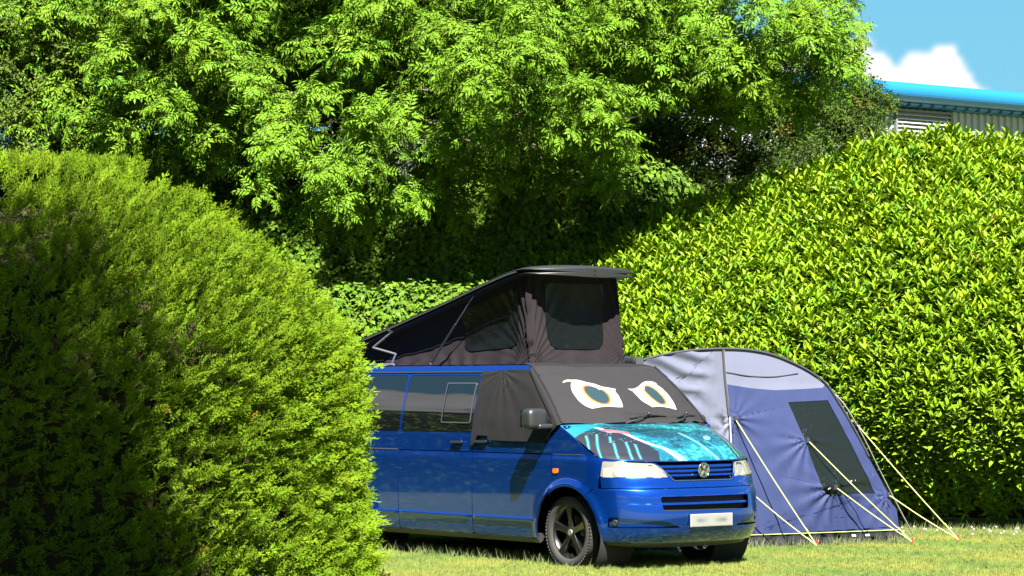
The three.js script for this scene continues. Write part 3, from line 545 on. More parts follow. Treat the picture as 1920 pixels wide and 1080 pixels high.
  // front wing, with the wheel arch cut out of it
  const wing = part(van, 'front_wing', panel(body, on(fx([[-0.19 + 2 * G1, 0.80], [-0.19 + 2 * G1, 0.665], ...arc(0.045, 0.325, 0.425, Math.PI * 0.70, Math.PI * 0.30, 12), [0.375, 0.74], [0.44, 0.742], [0.44, 0.842], [0.445, 1.007], [0.17, 1.155], [-0.095, 1.297], [-0.19 + 2 * G1, 1.25]])), [], { edge: 0.04 }), P.blue);
  part(wing, 'swage_line', tube([-0.17, -0.05, 0.1, 0.25, 0.40].map((X) => { const p = body(uX(X, SW), SW); return V(p.x, p.y, side * (Math.abs(p.z) - 0.0035)); }), 0.006, 20, 5), P.dark);
  part(rear, 'door_track', tube([-4.3, -3.6, -3, -2.57].map((X) => { const p = body(uX(X), SW); return V(X, SW, side * (p.z - 0.003)); }), 0.009, 20, 5), P.dark);
  part(wing, 'side_indicator', panel(body, on(roundPoly(fx([[-0.155, 0.868], [-0.085, 0.868], [-0.085, 0.912], [-0.155, 0.912]]), 0.016)), [], { off: 0.01, thick: 0.012, edge: 0.02 }), P.amber);
}
{ // nose: fascia under the bonnet lip, with openings for lamps and grille, and the bumper below
  const lampHole = (k) => [[uX(0.462 - k, 0.846), 0.846 - k, 0.02], ...fz([[0.405 - k, 0.838 - k, 0.02], [0.43 - k * 0.7, 0.90, 0.02], [0.495 - k, 0.968 + k, 0.03]]), [uX(0.462 - k, 0.99), 0.992 + k, 0.02]];
  const grilleHole = (k) => fz([[0.365 + k, 0.818 - k, 0.03], [-0.365 - k, 0.818 - k, 0.03], [-0.435 - k, 0.88, 0.03], [-0.478 - k, 0.974 + k, 0.015], [0.478 + k, 0.974 + k, 0.015], [0.435 + k, 0.88, 0.03]]);
  const u0 = uX(0.447, 0.9);
  const top = []; for (let i = 0; i <= 24; i++) { const s = 1 - i / 24, u = lerp(u0, 2 * U - u0, s), a = 1 - 2 * s; top.push([u, 0.981 + 0.03 * Math.abs(a) ** 2.5]); }
  const fascia = part(van, 'front_panel', panel(body, [[u0, 0.749], [2 * U - u0, 0.749], ...top], [roundPoly(lampHole(0)), mir(roundPoly(lampHole(0))), roundPoly(grilleHole(0))], { edge: 0.05, thick: 0.03 }), P.blue);
  // headlamps
  for (const side of [1, -1]) {
    const on = (p) => side > 0 ? p : mir(p), lamp = new THREE.Group(); lamp.name = 'headlight'; van.add(lamp);
    const hole = roundPoly(lampHole(-0.004));
    part(lamp, 'lens', panel(body, on(hole), [], { off: 0.004, thick: 0.01, edge: 0.05 }), P.lens);
    part(lamp, 'housing', panel(body, on(roundPoly(lampHole(0.008))), [], { off: -0.055, thick: 0, edge: 0.05 }), P.reflector);
    for (const [z, y, r] of [[0.80, 0.918, 0.066], [0.56, 0.905, 0.052]]) {
      const c = body(uZ(z, y), y), n = surfNormal(body, uZ(z, y), y).setY(0).normalize(); c.addScaledVector(n, -0.05);
      const g = new THREE.LatheGeometry([[0.012, -0.02], [0.03, -0.018], [r * 0.75, 0.0], [r, 0.035], [r + 0.006, 0.036], [r + 0.006, 0.01]].map((p) => new THREE.Vector2(...p)), 28).rotateX(Math.PI / 2);
      g.applyQuaternion(new THREE.Quaternion().setFromUnitVectors(V(0, 0, 1), n)).translate(c.x, c.y, side * c.z);
      if (side < 0) { g.translate(-c.x, -c.y, c.z).scale(1, 1, -1).translate(c.x, c.y, -c.z); }
      part(lamp, 'lamp_bowl', g, P.reflector);
    }
    const rib = [0.852, 0.905, 0.972].map((y) => { const p = body(uZ(0.685, y), y); return V(p.x - 0.014, p.y, side * p.z); });
    part(lamp, 'divider', tube(rib, 0.005, 8, 5), P.alu);
  }
  // grille: dark well, three bars and a bright lower frame
  const grille = new THREE.Group(); grille.name = 'grille'; van.add(grille);
  part(grille, 'grille_well', panel(body, roundPoly(grilleHole(0.006)), [], { off: -0.045, thick: 0, edge: 0.06 }), P.dark);
  for (const y of [0.862, 0.902, 0.942]) { const z = lerp(0.40, 0.462, (y - 0.85) / 0.1); part(grille, 'grille_bar', panel(body, roundPoly(fz([[z, y - 0.009], [-z, y - 0.009], [-z, y + 0.009], [z, y + 0.009]])), [], { off: -0.006, thick: 0.025, edge: 0.05 }), P.blue); }
  part(grille, 'grille_trim', panel(body, roundPoly(grilleHole(0.011)), [roundPoly(grilleHole(0.001))], { off: 0.004, thick: 0.012, edge: 0.05 }), P.blue);
  const line = []; for (let i = 0; i <= 40; i++) { const z = lerp(0.47, -0.47, i / 40), y = Math.abs(z) > 0.36 ? lerp(0.812, 0.96, (Math.abs(z) - 0.36) / 0.115) : 0.812; const p = body(uZ(z, y), y); line.push(V(p.x + 0.006, p.y, p.z)); }
  part(grille, 'chrome_line', tube(line, 0.0045, 60, 5), P.chrome);
  // round emblem
  const emb = part(van, 'emblem', new THREE.CylinderGeometry(0.066, 0.066, 0.012, 40).rotateZ(Math.PI / 2).translate(0.838, 0.902, 0), P.black);
  const ex = 0.846, ey = 0.902, stroke = (a, b) => { const d = V(0, b[1] - a[1], b[0] - a[0]), l = d.length(); const g = new THREE.BoxGeometry(0.012, l, 0.0105); g.applyQuaternion(new THREE.Quaternion().setFromUnitVectors(V(0, 1, 0), d.normalize())); return g.translate(ex, ey + (a[1] + b[1]) / 2, (a[0] + b[0]) / 2); };
  part(emb, 'emblem_ring', new THREE.TorusGeometry(0.063, 0.0075, 10, 44).rotateY(Math.PI / 2).translate(ex, ey, 0), P.chrome);
  part(emb, 'emblem_letters', merge([stroke([-0.027, 0.053], [0, 0.006]), stroke([0, 0.006], [0.027, 0.053]), stroke([-0.056, 0.022], [-0.026, -0.05]), stroke([-0.026, -0.05], [0, -0.006]), stroke([0, -0.006], [0.026, -0.05]), stroke([0.026, -0.05], [0.056, 0.022])]), P.chrome);
  // bumper
  const bw = [[0.515, YL + 0.01], ...[]];
  const lower = []; for (let i = 0; i <= 24; i++) { const s = i / 24, ua = uX(0.47, 0.3), u = lerp(ua, 2 * U - ua, s); lower.push([u, 0.252 + 0.02 * Math.abs(1 - 2 * s) ** 3]); }
  const archEdge = (flip) => { const e = arc(0.045, 0.325, 0.425, Math.PI * 0.30, -0.02 * Math.PI, 10).map(([X, y]) => [uX(X, y), y]); return flip ? e.map(([u, y]) => [2 * U - u, y]).reverse() : e; };
  const mesh = roundPoly(fz([[0.525, 0.545], [-0.525, 0.545], [-0.545, 0.672], [0.545, 0.672]]), 0.03);
  const fogHole = roundPoly(fz([[0.90, 0.395, 0.03], [0.34, 0.392, 0.02], [0.50, 0.455, 0.08], [0.90, 0.49, 0.03]]));
  const bump = part(van, 'front_bumper', panel(body, [...lower, ...archEdge(true).reverse().reverse(), [2 * U - uX(0.40, 0.74), 0.741], [uX(0.40, 0.74), 0.741], ...archEdge(false)], [mesh, fogHole, mir(fogHole)], { edge: 0.05, thick: 0.03, off: 0.002 }), P.blue);
  part(bump, 'lower_grille_well', panel(body, roundPoly(fz([[0.54, 0.535], [-0.54, 0.535], [-0.56, 0.682], [0.56, 0.682]]), 0.02), [], { off: -0.05, thick: 0, edge: 0.06 }), P.dark);
  part(bump, 'lower_grille_bar', panel(body, roundPoly(fz([[0.53, 0.600], [-0.53, 0.600], [-0.535, 0.618], [0.535, 0.618]]), 0.004), [], { off: -0.012, thick: 0.03 }), P.blue);
  for (const side of [1, -1]) {
    const on = (p) => side > 0 ? p : mir(p);
    part(bump, 'fog_recess', panel(body, on(roundPoly(fz([[0.905, 0.385], [0.33, 0.385], [0.48, 0.47], [0.905, 0.5]]), 0.02)), [], { off: -0.022, thick: 0, edge: 0.05 }), P.blue);
    const p = body(uZ(0.868, 0.44), 0.44), n = surfNormal(body, uZ(0.868, 0.44), 0.44);
    const g = new THREE.LatheGeometry([[0, 0.004], [0.018, 0.004], [0.022, 0.008], [0.027, 0.004], [0.027, -0.02]].map((q) => new THREE.Vector2(...q)), 20).rotateX(Math.PI / 2).applyQuaternion(new THREE.Quaternion().setFromUnitVectors(V(0, 0, 1), n)).translate(p.x - 0.008, p.y, p.z);
    if (side < 0) g.scale(1, 1, -1);
    part(bump, 'fog_light', g, P.trim);
  }
  part(van, 'chin_spoiler', panel(body, [...lower.map(([u, y]) => [u, y - 0.045]), ...lower.slice().reverse().map(([u, y]) => [u, y + 0.02])], [], { off: -0.02, thick: 0.1 }), P.trim);
  // blank number plate
  const pt = dataTex(256, (u, v) => { const b = Math.exp(-(((v - 0.5) / 0.2) ** 2)) * (0.5 + 0.5 * Math.sin(u * 9 + 0.5) * Math.sin(u * 3)) * smooth(0.06, 0.2, u) * smooth(0.94, 0.8, u); const g = 0.80 - 0.24 * b; return [g, g, g * 0.985]; }, true);
  const plate = part(van, 'number_plate', rbox(0.014, 0.116, 0.522, 0.005, 0.946, 0.452, 0), std(lin(0.1715, 0.1715, 0.1668), 0.35));
  const face = new THREE.PlaneGeometry(0.50, 0.1).rotateY(Math.PI / 2).translate(0.9545, 0.452, 0);
  part(plate, 'plate_face', face, phys(lin(0.2287, 0.2287, 0.2287), 0.3, { map: pt }), 'pale plate whose number is blurred out');
}
// inner shell in black behind the shut lines, floor, roof and tail
{
  const u0 = uX(-4.39), hole = (side) => ARCH.map(([x, y, r]) => { const h = arc(x, y, r + 0.02, -0.05 * Math.PI, Math.PI * 1.05, 24).map(([X, yy]) => [uX(X, 0.5), Math.max(yy, 0.3)]); return side > 0 ? h : mir(h); });
  for (const side of [1, -1]) part(van, 'inner_wall', panel(body, side > 0 ? fx([[-4.38, 0.28], [-3.85, 0.28], ...arc(-3.37, 0.325, 0.43, Math.PI, 0, 20), [-2.9, 0.28], [-0.42, 0.28], ...arc(0.045, 0.325, 0.445, Math.PI, Math.PI * 0.32, 16), [0.34, 0.72], [0.42, 0.99], [0, 1.22], [-0.3, 1.25], [-0.66, 1.82], [-4.38, 1.82]]) : mir(fx([[-4.38, 0.28], [-3.85, 0.28], ...arc(-3.37, 0.325, 0.43, Math.PI, 0, 20), [-2.9, 0.28], [-0.42, 0.28], ...arc(0.045, 0.325, 0.445, Math.PI, Math.PI * 0.32, 16), [0.34, 0.72], [0.42, 0.99], [0, 1.22], [-0.3, 1.25], [-0.66, 1.82], [-4.38, 1.82]])), [], { off: -0.022, thick: 0, edge: 0.09 }), P.dark);
  part(van, 'floor', merge([new THREE.BoxGeometry(2.4, 0.05, 1.74).translate(-1.65, 0.275, 0), new THREE.BoxGeometry(4.7, 0.30, 1.10).translate(-1.95, 0.42, 0), new THREE.BoxGeometry(0.6, 0.04, 1.74).translate(-4.05, 0.36, 0), new THREE.BoxGeometry(0.25, 0.3, 1.2).translate(0.55, 0.45, 0)]), P.dark);
  part(van, 'roof', patch((s, t) => { const X = lerp(-4.40, -0.66, s), z = lerp(0.765, -0.765, t); return V(X - 0.0 * z, 1.858 + 0.035 * (1 - (z / 0.765) ** 2) - 0.05 * smooth(-0.95, -0.66, X), z); }, 30, 16), P.blue);
  part(van, 'tailgate', patch((s, t) => { const y = lerp(0.3, 1.86, t), w = wOf(y) - 0.005, a = lerp(-1, 1, s); return V(-4.40 - 0.09 * (1 - Math.abs(a) ** 3) + 0.10 * smooth(1.2, 1.86, y), y, a * w); }, 24, 20), P.blue);
  part(van, 'tow_bar', merge([bar([-3.9, 0.32, 0], [-4.62, 0.36, 0], 0.03), new THREE.SphereGeometry(0.03, 10, 8).translate(-4.64, 0.41, 0)]), P.trim);
  part(van, 'exhaust_pipe', merge([bar([-2.6, 0.235, 0.62], [-1.0, 0.235, 0.55], 0.028, 8), new THREE.CapsuleGeometry(0.085, 0.5, 6, 12).rotateZ(Math.PI / 2).translate(-2.0, 0.25, 0.45)]), P.trim);
  for (const z of [0.72, -0.72]) for (const [x, y] of [[0.045, 0.325], [-3.37, 0.325]]) part(van, 'wheel_housing', new THREE.CylinderGeometry(0.44, 0.44, 0.42, 28, 1, true, 0.05, Math.PI - 0.1).rotateX(Math.PI / 2).rotateZ(0).translate(x, y, z), P.dark);
  part(van, 'engine_block', new THREE.BoxGeometry(0.9, 0.45, 1.0).translate(0.25, 0.62, 0), P.dark);
}
{ // bonnet with a printed film, wipers, windscreen
  const u0 = uX(0.44, 1.01);
  const bonnet = (s, t, lift = 0) => {
    const a = 1 - 2 * s, L = body(lerp(u0, 2 * U - u0, s), 0.985 + 0.03 * Math.abs(a) ** 2.5), C = V(0.16 - 0.26 * a * a, 1.305, 0.918 * a), p = L.lerp(C, t);
    p.y += (0.055 * 4 * t * (1 - t) * (1 - a ** 4) + 0.012 * smooth(0, 0.08, t) * (1 - a ** 8)) + lift; p.x += 0.02 * smooth(0.12, 0, t) * (1 - a ** 8);
    p.y += 0.008 * Math.exp(-(((Math.abs(a) - 0.62) / 0.05) ** 2)) * t;
    return p;
  };
  const cv = document.createElement('canvas'); cv.width = 1024; cv.height = 640; const c = cv.getContext('2d');
  const X = (s) => s * 1024, Y = (t) => (1 - t) * 640, R = mulberry(17);
  c.fillStyle = '#078ba3'; c.fillRect(0, 0, 1024, 640);
  const blob = (s, t, r, col, al) => { c.globalAlpha = al; c.fillStyle = col; c.beginPath(); c.ellipse(X(s), Y(t), r * 1024, r * 640, R() * 3, 0, 7); c.fill(); };
  for (let k = 0; k < 2600; k++) { const s = R(), t = R(), v = fbm(s * 5 + 3, t * 3.5, 2, 4); blob(s, t, 0.004 + 0.014 * R(), v > 0.10 ? '#5ee6ea' : v < -0.06 ? '#023a52' : '#0a86a6', 0.5); }
  const path = (pts, col, w, al = 1) => { c.globalAlpha = al; c.strokeStyle = col; c.lineWidth = w; c.lineCap = 'round'; c.lineJoin = 'round'; c.beginPath(); pts.forEach(([s, t], i) => { if (i === 0) c.moveTo(X(s), Y(t)); else { const [a, b] = pts[i - 1]; c.quadraticCurveTo(X(a), Y(b), X(s), Y(t)); } }); c.stroke(); };
  const poly = (pts, col, al = 1) => { c.globalAlpha = al; c.fillStyle = col; c.beginPath(); pts.forEach(([s, t], i) => i ? c.lineTo(X(s), Y(t)) : c.moveTo(X(s), Y(t))); c.closePath(); c.fill(); };
  poly([[0, 0.78], [0.06, 0.74], [0.163, 0.69], [0.228, 0.52], [0.29, 0.31], [0.32, 0.14], [0.29, 0], [0, 0]], '#2b2a36');
  poly([[0, 1], [0.13, 1], [0.15, 0.85], [0.06, 0.72], [0, 0.62]], '#1fb6c8', 0.9);
  for (const pts of [[[0.05, 0.60], [0.03, 0.45], [0.0, 0.27]], [[0.10, 0.60], [0.05, 0.3], [0.01, 0.02]], [[0.133, 0.33], [0.115, 0.18], [0.095, 0.03]], [[0.193, 0.34], [0.178, 0.18], [0.158, 0.02]], [[0.228, 0.28], [0.215, 0.15], [0.201, 0.03]], [[0.145, 0.5], [0.13, 0.4], [0.125, 0.36]]]) { path(pts, '#14818f', 18); path(pts, '#7fdcdc', 7); for (let k = 0; k < 6; k++) blob(pts[0][0] + (R() - 0.5) * 0.04, pts[0][1] + R() * 0.12, 0.004, '#7fe6ea', 0.9); }
  poly([[0.273, 0.669], [0.376, 0.737], [0.576, 0.69], [0.629, 0.541], [0.476, 0.461], [0.356, 0.446]], '#063a4e', 0.75);
  for (let k = 0; k < 26; k++) { const t = 0.45 + 0.5 * R(), s = 0.27 + 0.5 * R(); path([[s, t], [s + 0.1, t + 0.03 * R()], [s + 0.2, t - 0.05 * R()]], R() < 0.5 ? '#0a5873' : '#49d6e4', 3 + 5 * R(), 0.55); }
  path([[0.14, 0.82], [0.168, 0.64], [0.228, 0.60], [0.26, 0.43], [0.30, 0.31], [0.36, 0.22], [0.40, 0.02]], '#e9d3d8', 26); path([[0.16, 0.70], [0.19, 0.66], [0.24, 0.6]], '#dc7086', 46, 0.9); path([[0.19, 0.66], [0.235, 0.62]], '#f3a4ac', 20, 0.8);
  path([[0.33, 0.26], [0.40, 0.14], [0.43, 0]], '#b8f3ee', 34, 0.85); path([[0.55, 0.56], [0.60, 0.3], [0.63, 0.02]], '#a5f0ee', 26, 0.7); path([[0.66, 0.36], [0.70, 0.18], [0.68, 0]], '#59dbe2', 18, 0.7);
  path([[0.60, 0.56], [0.69, 0.60], [0.76, 0.5], [0.69, 0.42], [0.61, 0.48]], '#045068', 16, 0.8); blob(0.70, 0.42, 0.04, '#aef0ec', 0.8); 
  poly([[0.86, 1], [0.84, 0.6], [0.80, 0.3], [0.77, 0], [1, 0], [1, 1]], '#082f38', 0.9);
  for (const o of [0, 0.035, 0.07]) path([[0.875 + o, 0.75], [0.84 + o, 0.35], [0.80 + o, 0.03]], o ? '#39c9c2' : '#b6f5ea', 9, 0.9);
  for (let k = 0; k < 900; k++) blob(0.3 + 0.55 * R(), R(), 0.0025 + 0.003 * R(), R() < 0.5 ? '#7ff0f0' : '#03405a', 0.5);
  const tex = new THREE.CanvasTexture(cv); tex.colorSpace = THREE.SRGBColorSpace; tex.anisotropy = 8;
  const hood = part(van, 'bonnet', patch((s, t) => bonnet(s, t), 60, 36), phys(lin(0.2069, 0.2069, 0.2069), 0.4, { map: tex, clearcoat: 0.7, clearcoatRoughness: 0.12 }), 'bonnet wrapped in a teal and black painted design');
  part(hood, 'bonnet_edge', tube(Array.from({ length: 30 }, (_, i) => bonnet(i / 29, 0).add(V(-0.002, -0.004, 0))), 0.006, 60, 5), P.blue);
  for (const s of [0, 1]) part(hood, 'bonnet_flange', patch((q, t) => { const p = bonnet(s, t); p.z *= 1 - 0.03 * q; p.y -= 0.05 * q; return p; }, 2, 20), P.blue);
  for (const s of [1, -1]) part(van, 'cowl_corner', rbox(0.12, 0.05, 0.07, 0.022, -0.075, 1.28, s * 0.875), P.blue);
  part(van, 'scuttle', patch((s, t) => { const a = 1 - 2 * s; return V(0.16 - 0.26 * a * a - 0.1 * t, 1.30 + 0.012 * t, 0.89 * a); }, 24, 3), P.black);
}
const screen = (s, t, lift = 0) => { const a = 1 - 2 * s, b = 0.035 * Math.sin(Math.PI * t) * (1 - 0.3 * a * a) + lift; return V(lerp(0.16 - 0.26 * a * a, -0.62 - 0.07 * a * a, t) + 0.6 * b, lerp(1.305, 1.84, t) + 0.8 * b, lerp(0.905, 0.775, t) * a); };
part(van, 'windscreen', patch((s, t) => screen(lerp(0.03, 0.97, s), t, -0.03), 24, 12), P.glass);
for (const side of [1, -1]) part(van, 'windscreen_pillar', merge([tube([0, 0.25, 0.5, 0.75, 1].map((t) => { const p = screen(side > 0 ? 0 : 1, t, -0.05); return V(p.x - 0.02, p.y, p.z * 0.955); }), 0.03, 16, 8)]), P.blue);
// wipers
for (const [s0, s1] of [[0.36, 0.62], [0.70, 0.90]]) {
  const w = new THREE.Group(); w.name = 'wiper'; van.add(w);
  const at = (s, t, l) => screen(s, t, l);
  part(w, 'wiper_blade', merge([tube([at(s0, 0.06, 0.035), at((s0 + s1) / 2, 0.095, 0.04), at(s1, 0.085, 0.035)], 0.007, 14, 5)]), P.black);
  part(w, 'wiper_arm', merge([tube([at(s0 - 0.04, 0.0, 0.02), at(s0 + 0.05, 0.035, 0.05), at((s0 + s1) / 2, 0.098, 0.055)], 0.008, 14, 5), new THREE.SphereGeometry(0.016, 8, 6).translate(...at((s0 + s1) / 2, 0.10, 0.055).toArray())]), P.black);
}
// door mirrors
for (const side of [1, -1]) {
  const m = new THREE.Group(); m.name = 'door_mirror'; van.add(m);
  const shell = new THREE.SphereGeometry(1, 28, 20), p = shell.attributes.position;
  for (let i = 0; i < p.count; i++) { const sg = (v, e) => Math.sign(v) * Math.abs(v) ** e; p.setXYZ(i, sg(p.getX(i), 0.6) * 0.075, sg(p.getY(i), 0.5) * 0.098, sg(p.getZ(i), 0.45) * 0.125); }
  shell.computeVertexNormals();
  if (side < 0) { m.position.set(-0.16, 0.02, 0.07); m.scale.set(0.94, 0.94, 1); }
  part(m, 'mirror_shell', mergeVertices(shell.rotateY(side * 0.12).translate(-0.25, 1.365, side * 1.10)), P.trim);
  part(m, 'mirror_arm', merge([rbox(0.075, 0.05, 0.26, 0.022, -0.20, 1.295, side * 0.98)]), P.trim);
  part(m, 'mirror_glass', new THREE.PlaneGeometry(0.2, 0.155).rotateY(-Math.PI / 2).translate(-0.328, 1.365, side * 1.10), P.chrome);
}
// wheels
{
  const tyreProf = [[0.240, -0.085], [0.248, -0.1], [0.270, -0.112], [0.295, -0.112], [0.315, -0.102], [0.3265, -0.082]];
  const prof = [...tyreProf.map(([r, z]) => [r, z]), ...[-0.075, -0.052, -0.050, -0.040, -0.038, -0.012, -0.010, 0.010, 0.012, 0.038, 0.040, 0.050, 0.052, 0.075].map((z, i) => [((i >> 1) % 2 ? 0.319 : 0.328), z]), ...tyreProf.slice().reverse().map(([r, z]) => [r, -z])];
  const tyre = new THREE.LatheGeometry(prof.map(([r, z]) => new THREE.Vector2(r, z)), 72).rotateX(Math.PI / 2);
  const blocks = []; for (let i = 0; i < 64; i++) for (const s of [1, -1]) blocks.push(new THREE.BoxGeometry(0.022, 0.010, 0.05).rotateY(s * 0.5).translate(0, 0.3225, s * 0.087).rotateX(-s * 0.0).rotateZ((i + (s > 0 ? 0 : 0.5)) / 64 * 6.2832));
  const tread = merge(blocks);
  const rimG = new THREE.LatheGeometry([[0.232, -0.09], [0.215, -0.085], [0.205, -0.06], [0.20, 0.03], [0.212, 0.078], [0.228, 0.088], [0.236, 0.092], [0.238, 0.085]].map(([r, z]) => new THREE.Vector2(r, z)), 56).rotateX(Math.PI / 2).scale(1.06, 1.06, 1);
  const spokeShape = new THREE.Shape([[-0.024, 0.03], [-0.020, 0.12], [-0.030, 0.212], [0.030, 0.212], [0.020, 0.12], [0.024, 0.03]].map((q) => new THREE.Vector2(...q)));
  const spoke = new THREE.ExtrudeGeometry(spokeShape, { depth: 0.028, bevelEnabled: true, bevelThickness: 0.008, bevelSize: 0.006, bevelSegments: 2 });
  { const p = spoke.attributes.position; for (let i = 0; i < p.count; i++) { const r = p.getY(i); p.setZ(i, p.getZ(i) + 0.035 + 0.02 * smooth(0.02, 0.21, r) - 0.012 * Math.exp(-(((p.getX(i)) / 0.008) ** 2)) * smooth(0.06, 0.1, r)); } spoke.computeVertexNormals(); spoke.scale(1.06, 1.06, 1); }
  for (const [x, z, steer] of [[0, 0.80, -0.03], [0, -0.80, -0.03], [-3.4, 0.80, 0], [-3.4, -0.80, 0]]) {
    const w = new THREE.Group(); w.name = 'wheel'; w.position.set(x, 0.328, z); w.rotation.y = (z > 0 ? 0 : Math.PI) + steer; van.add(w);
    if (x < -1) w.position.y = 0.338;
    part(w, 'tyre', merge([tyre, tread]), P.rubber);
    part(w, 'rim', rimG, P.rim);
    for (let k = 0; k < 5; k++) part(w, 'spoke', spoke.clone().rotateZ(k * 1.2566 + 0.05), P.rim);
    part(w, 'hub', new THREE.CylinderGeometry(0.05, 0.058, 0.05, 24).rotateX(Math.PI / 2).translate(0, 0, 0.05), P.rim);
    part(w, 'hub_cap', merge([new THREE.CylinderGeometry(0.027, 0.03, 0.01, 24).rotateX(Math.PI / 2).translate(0, 0, 0.08)]), P.alu);
    part(w, 'brake_disc', new THREE.CylinderGeometry(0.15, 0.15, 0.02, 32).rotateX(Math.PI / 2).translate(0, 0, 0.0), P.trim);
    part(w, 'brake_caliper', rbox(0.07, 0.13, 0.05, 0.015, 0.12, 0.04, 0.015), P.trim);
  }
}
// ---- pop-top
{
  const rise = curve([[-4.25, 1.955], [-3.39, 2.165], [-2.05, 2.50], [-1.35, 2.685], [-1.08, 2.745], [-0.92, 2.765], [-0.70, 2.748], [-0.60, 2.725]]);
  const half = (X) => { const k = clamp((X + 1.02) / 0.36), r = clamp((-3.95 - X) / 0.3); return 0.70 * Math.pow(Math.max(0, 1 - k ** 2.6), 1 / 2.6) * Math.pow(Math.max(0, 1 - r ** 3), 1 / 3); };
  const xs = []; for (let i = 0; i <= 70; i++) xs.push(i < 50 ? lerp(-4.245, -1.02, i / 50) : -1.02 + 0.36 * Math.sin((i - 50) / 20 * Math.PI / 2));
  const shellGeo = (w, th, dy, n = 2.6) => { const S = 36; return patch((s, t) => { const X = xs[Math.round(s * 70)], a = t * 6.2832, c = Math.cos(a), q = Math.sin(a), e = 2 / n, hw = Math.max(0.002, half(X)) * w, sc = Math.min(1, half(X) / 0.15); const z = hw * Math.sign(c) * Math.abs(c) ** e; const y = th * sc * Math.sign(q) * Math.abs(q) ** e + 0.028 * (1 - (z / 0.7) ** 2) * (q > 0 ? 1 : 0.3); return V(X, rise(X) + dy + y, z); }, 70, S); };
  const roof = new THREE.Group(); roof.name = 'pop_top'; van.add(roof);
  part(roof, 'roof_shell', shellGeo(1, 0.026, 0.014), P.trimRoof ?? (P.trimRoof = phys(lin(0.007649, 0.00859, 0.01047), 0.6, { specularIntensity: 0.6, bumpMap: grainTex, bumpScale: 0.0006 })));
  part(roof, 'roof_lip', shellGeo(0.975, 0.018, -0.026), P.black);
  const strip = []; for (let i = 0; i <= 44; i++) { const X = lerp(-4.1, -1.0, i / 44); strip.push(V(X, rise(X) - 0.004, half(X) + 0.004)); }
  part(roof, 'edge_moulding', tube(strip, 0.008, 60, 5), P.steel);
  // canvas: chart u runs along the right side to the front corner, across and back; v 0 foot .. 1 head
  const XF = -0.90, XT = -0.99, ZF = 0.60, Lside = 3.15, corner = 0.06;
  const side = (u, v) => { // right side, front, left side
    const w = 2 * ZF; let X, z, nx, nz;
    if (u < Lside) { X = XF - (Lside - u); z = ZF; nx = 0; nz = 1; } else if (u < Lside + w) { X = XF; z = ZF - (u - Lside); nx = 1; nz = 0; } else { X = XF - (u - Lside - w); z = -ZF; nx = 0; nz = -1; }
    const inX = smooth(0.0, 0.25, u) * 1;
    const foot = 1.876, hd = rise(X) - 0.035, H = Math.max(0.02, hd - foot);
    let p = V(X, foot + H * v, z);
    // canvas leans in at the head, sags a little, puckers at the corners
    p.x += (XT - XF) * v * smooth(-2.6, XF, X);
    p.z *= 1 - 0.05 * v;
    const along = u, dc = Math.min(Math.abs(u - Lside), Math.abs(u - Lside - w));
    const hang = -0.05 * Math.sin(Math.PI * clamp(v)) * smooth(0.02, 0.4, dc) * smooth(0, 0.6, H);
    const pucker = 0.018 * Math.sin(38 * Math.atan2(v * H + 0.05, dc + 0.05) + 3 * fbm(along * 2, v * 2, 1, 2)) * Math.exp(-dc * 5) * smooth(0.02, 0.3, v + 0.2) + 0.018 * fbm(along * 3.1 + v * 1.5, v * 2.2 - along, 5, 3) + 0.014 * Math.sin(along * 24 + 7 * fbm(along * 2, v * 2, 3, 2)) * Math.exp(-v * 5);
    const gus = 0.035 * Math.exp(-((dc / 0.035) ** 2)) * (0.4 + 0.6 * Math.sin(Math.PI * clamp(v)));
    p.x += nx * (hang + pucker + gus); p.z += nz * (hang + pucker + gus);
    if (dc < 0.08) { const s2 = u < Lside + ZF ? 1 : -1; p.x -= 0.02 * (1 - dc / 0.08); p.z -= s2 * 0.02 * (1 - dc / 0.08); }
    return p;
  };
  const total = 2 * Lside + 2 * ZF;
  part(roof, 'canvas', (() => { const n = 420, m = 40; return patch((s, t) => side(s * total, t), n, m); })(), P.canvas);
  const win = (u0, u1, v0, v1, r) => panel((u, v) => side(u, v), roundPoly([[u0 + 0.05, v0, r], [u1 - 0.05, v0, r], [u1, v1, 0.01], [u0, v1, 0.01]]), [], { off: 0.008, thick: 0.006, edge: 0.05 });
  part(roof, 'canvas_window', win(Lside - 1.12, Lside - 0.16, 0.20, 0.88, 0.14), P.vinyl);
  part(roof, 'canvas_window', win(Lside + 0.20, Lside + 2 * ZF - 0.20, 0.17, 0.92, 0.14), P.vinyl);
  part(roof, 'canvas_window', win(Lside + 2 * ZF + 0.16, Lside + 2 * ZF + 1.12, 0.20, 0.88, 0.14), P.vinyl);
  for (const s of [1, -1]) { // gas struts and folding hinge
    const strut = new THREE.Group(); strut.name = 'gas_strut'; roof.add(strut);
    const a = V(-2.36, 1.89, s * 0.69), b = V(-1.72, 2.55, s * 0.655), m = a.clone().lerp(b, 0.58);
    part(strut, 'strut_cylinder', bar(a, m, 0.012, 10), P.black);
    part(strut, 'strut_rod', bar(m, b, 0.0055, 8), P.steel);
    part(strut, 'strut_joint', new THREE.SphereGeometry(0.014, 10, 8).translate(a.x, a.y, a.z), P.alu);
    part(roof, 'folding_hinge', merge([bar([-3.02, 1.885, s * 0.69], [-2.95, 1.99, s * 0.69], 0.011), bar([-2.95, 1.99, s * 0.69], [-3.34, 2.06, s * 0.69], 0.011), bar([-3.34, 2.06, s * 0.69], [-3.02, 2.215, s * 0.685], 0.011), bar([-3.02, 2.215, s * 0.685], [-3.16, 2.25, s * 0.68], 0.011), bar([-3.4, 1.885, s * 0.69], [-2.98, 1.885, s * 0.69], 0.012)]), P.alu);
  }
  // rolled awning rail on the far side of the roof
  const roll = new THREE.Group(); roll.name = 'awning_rail'; van.add(roll);
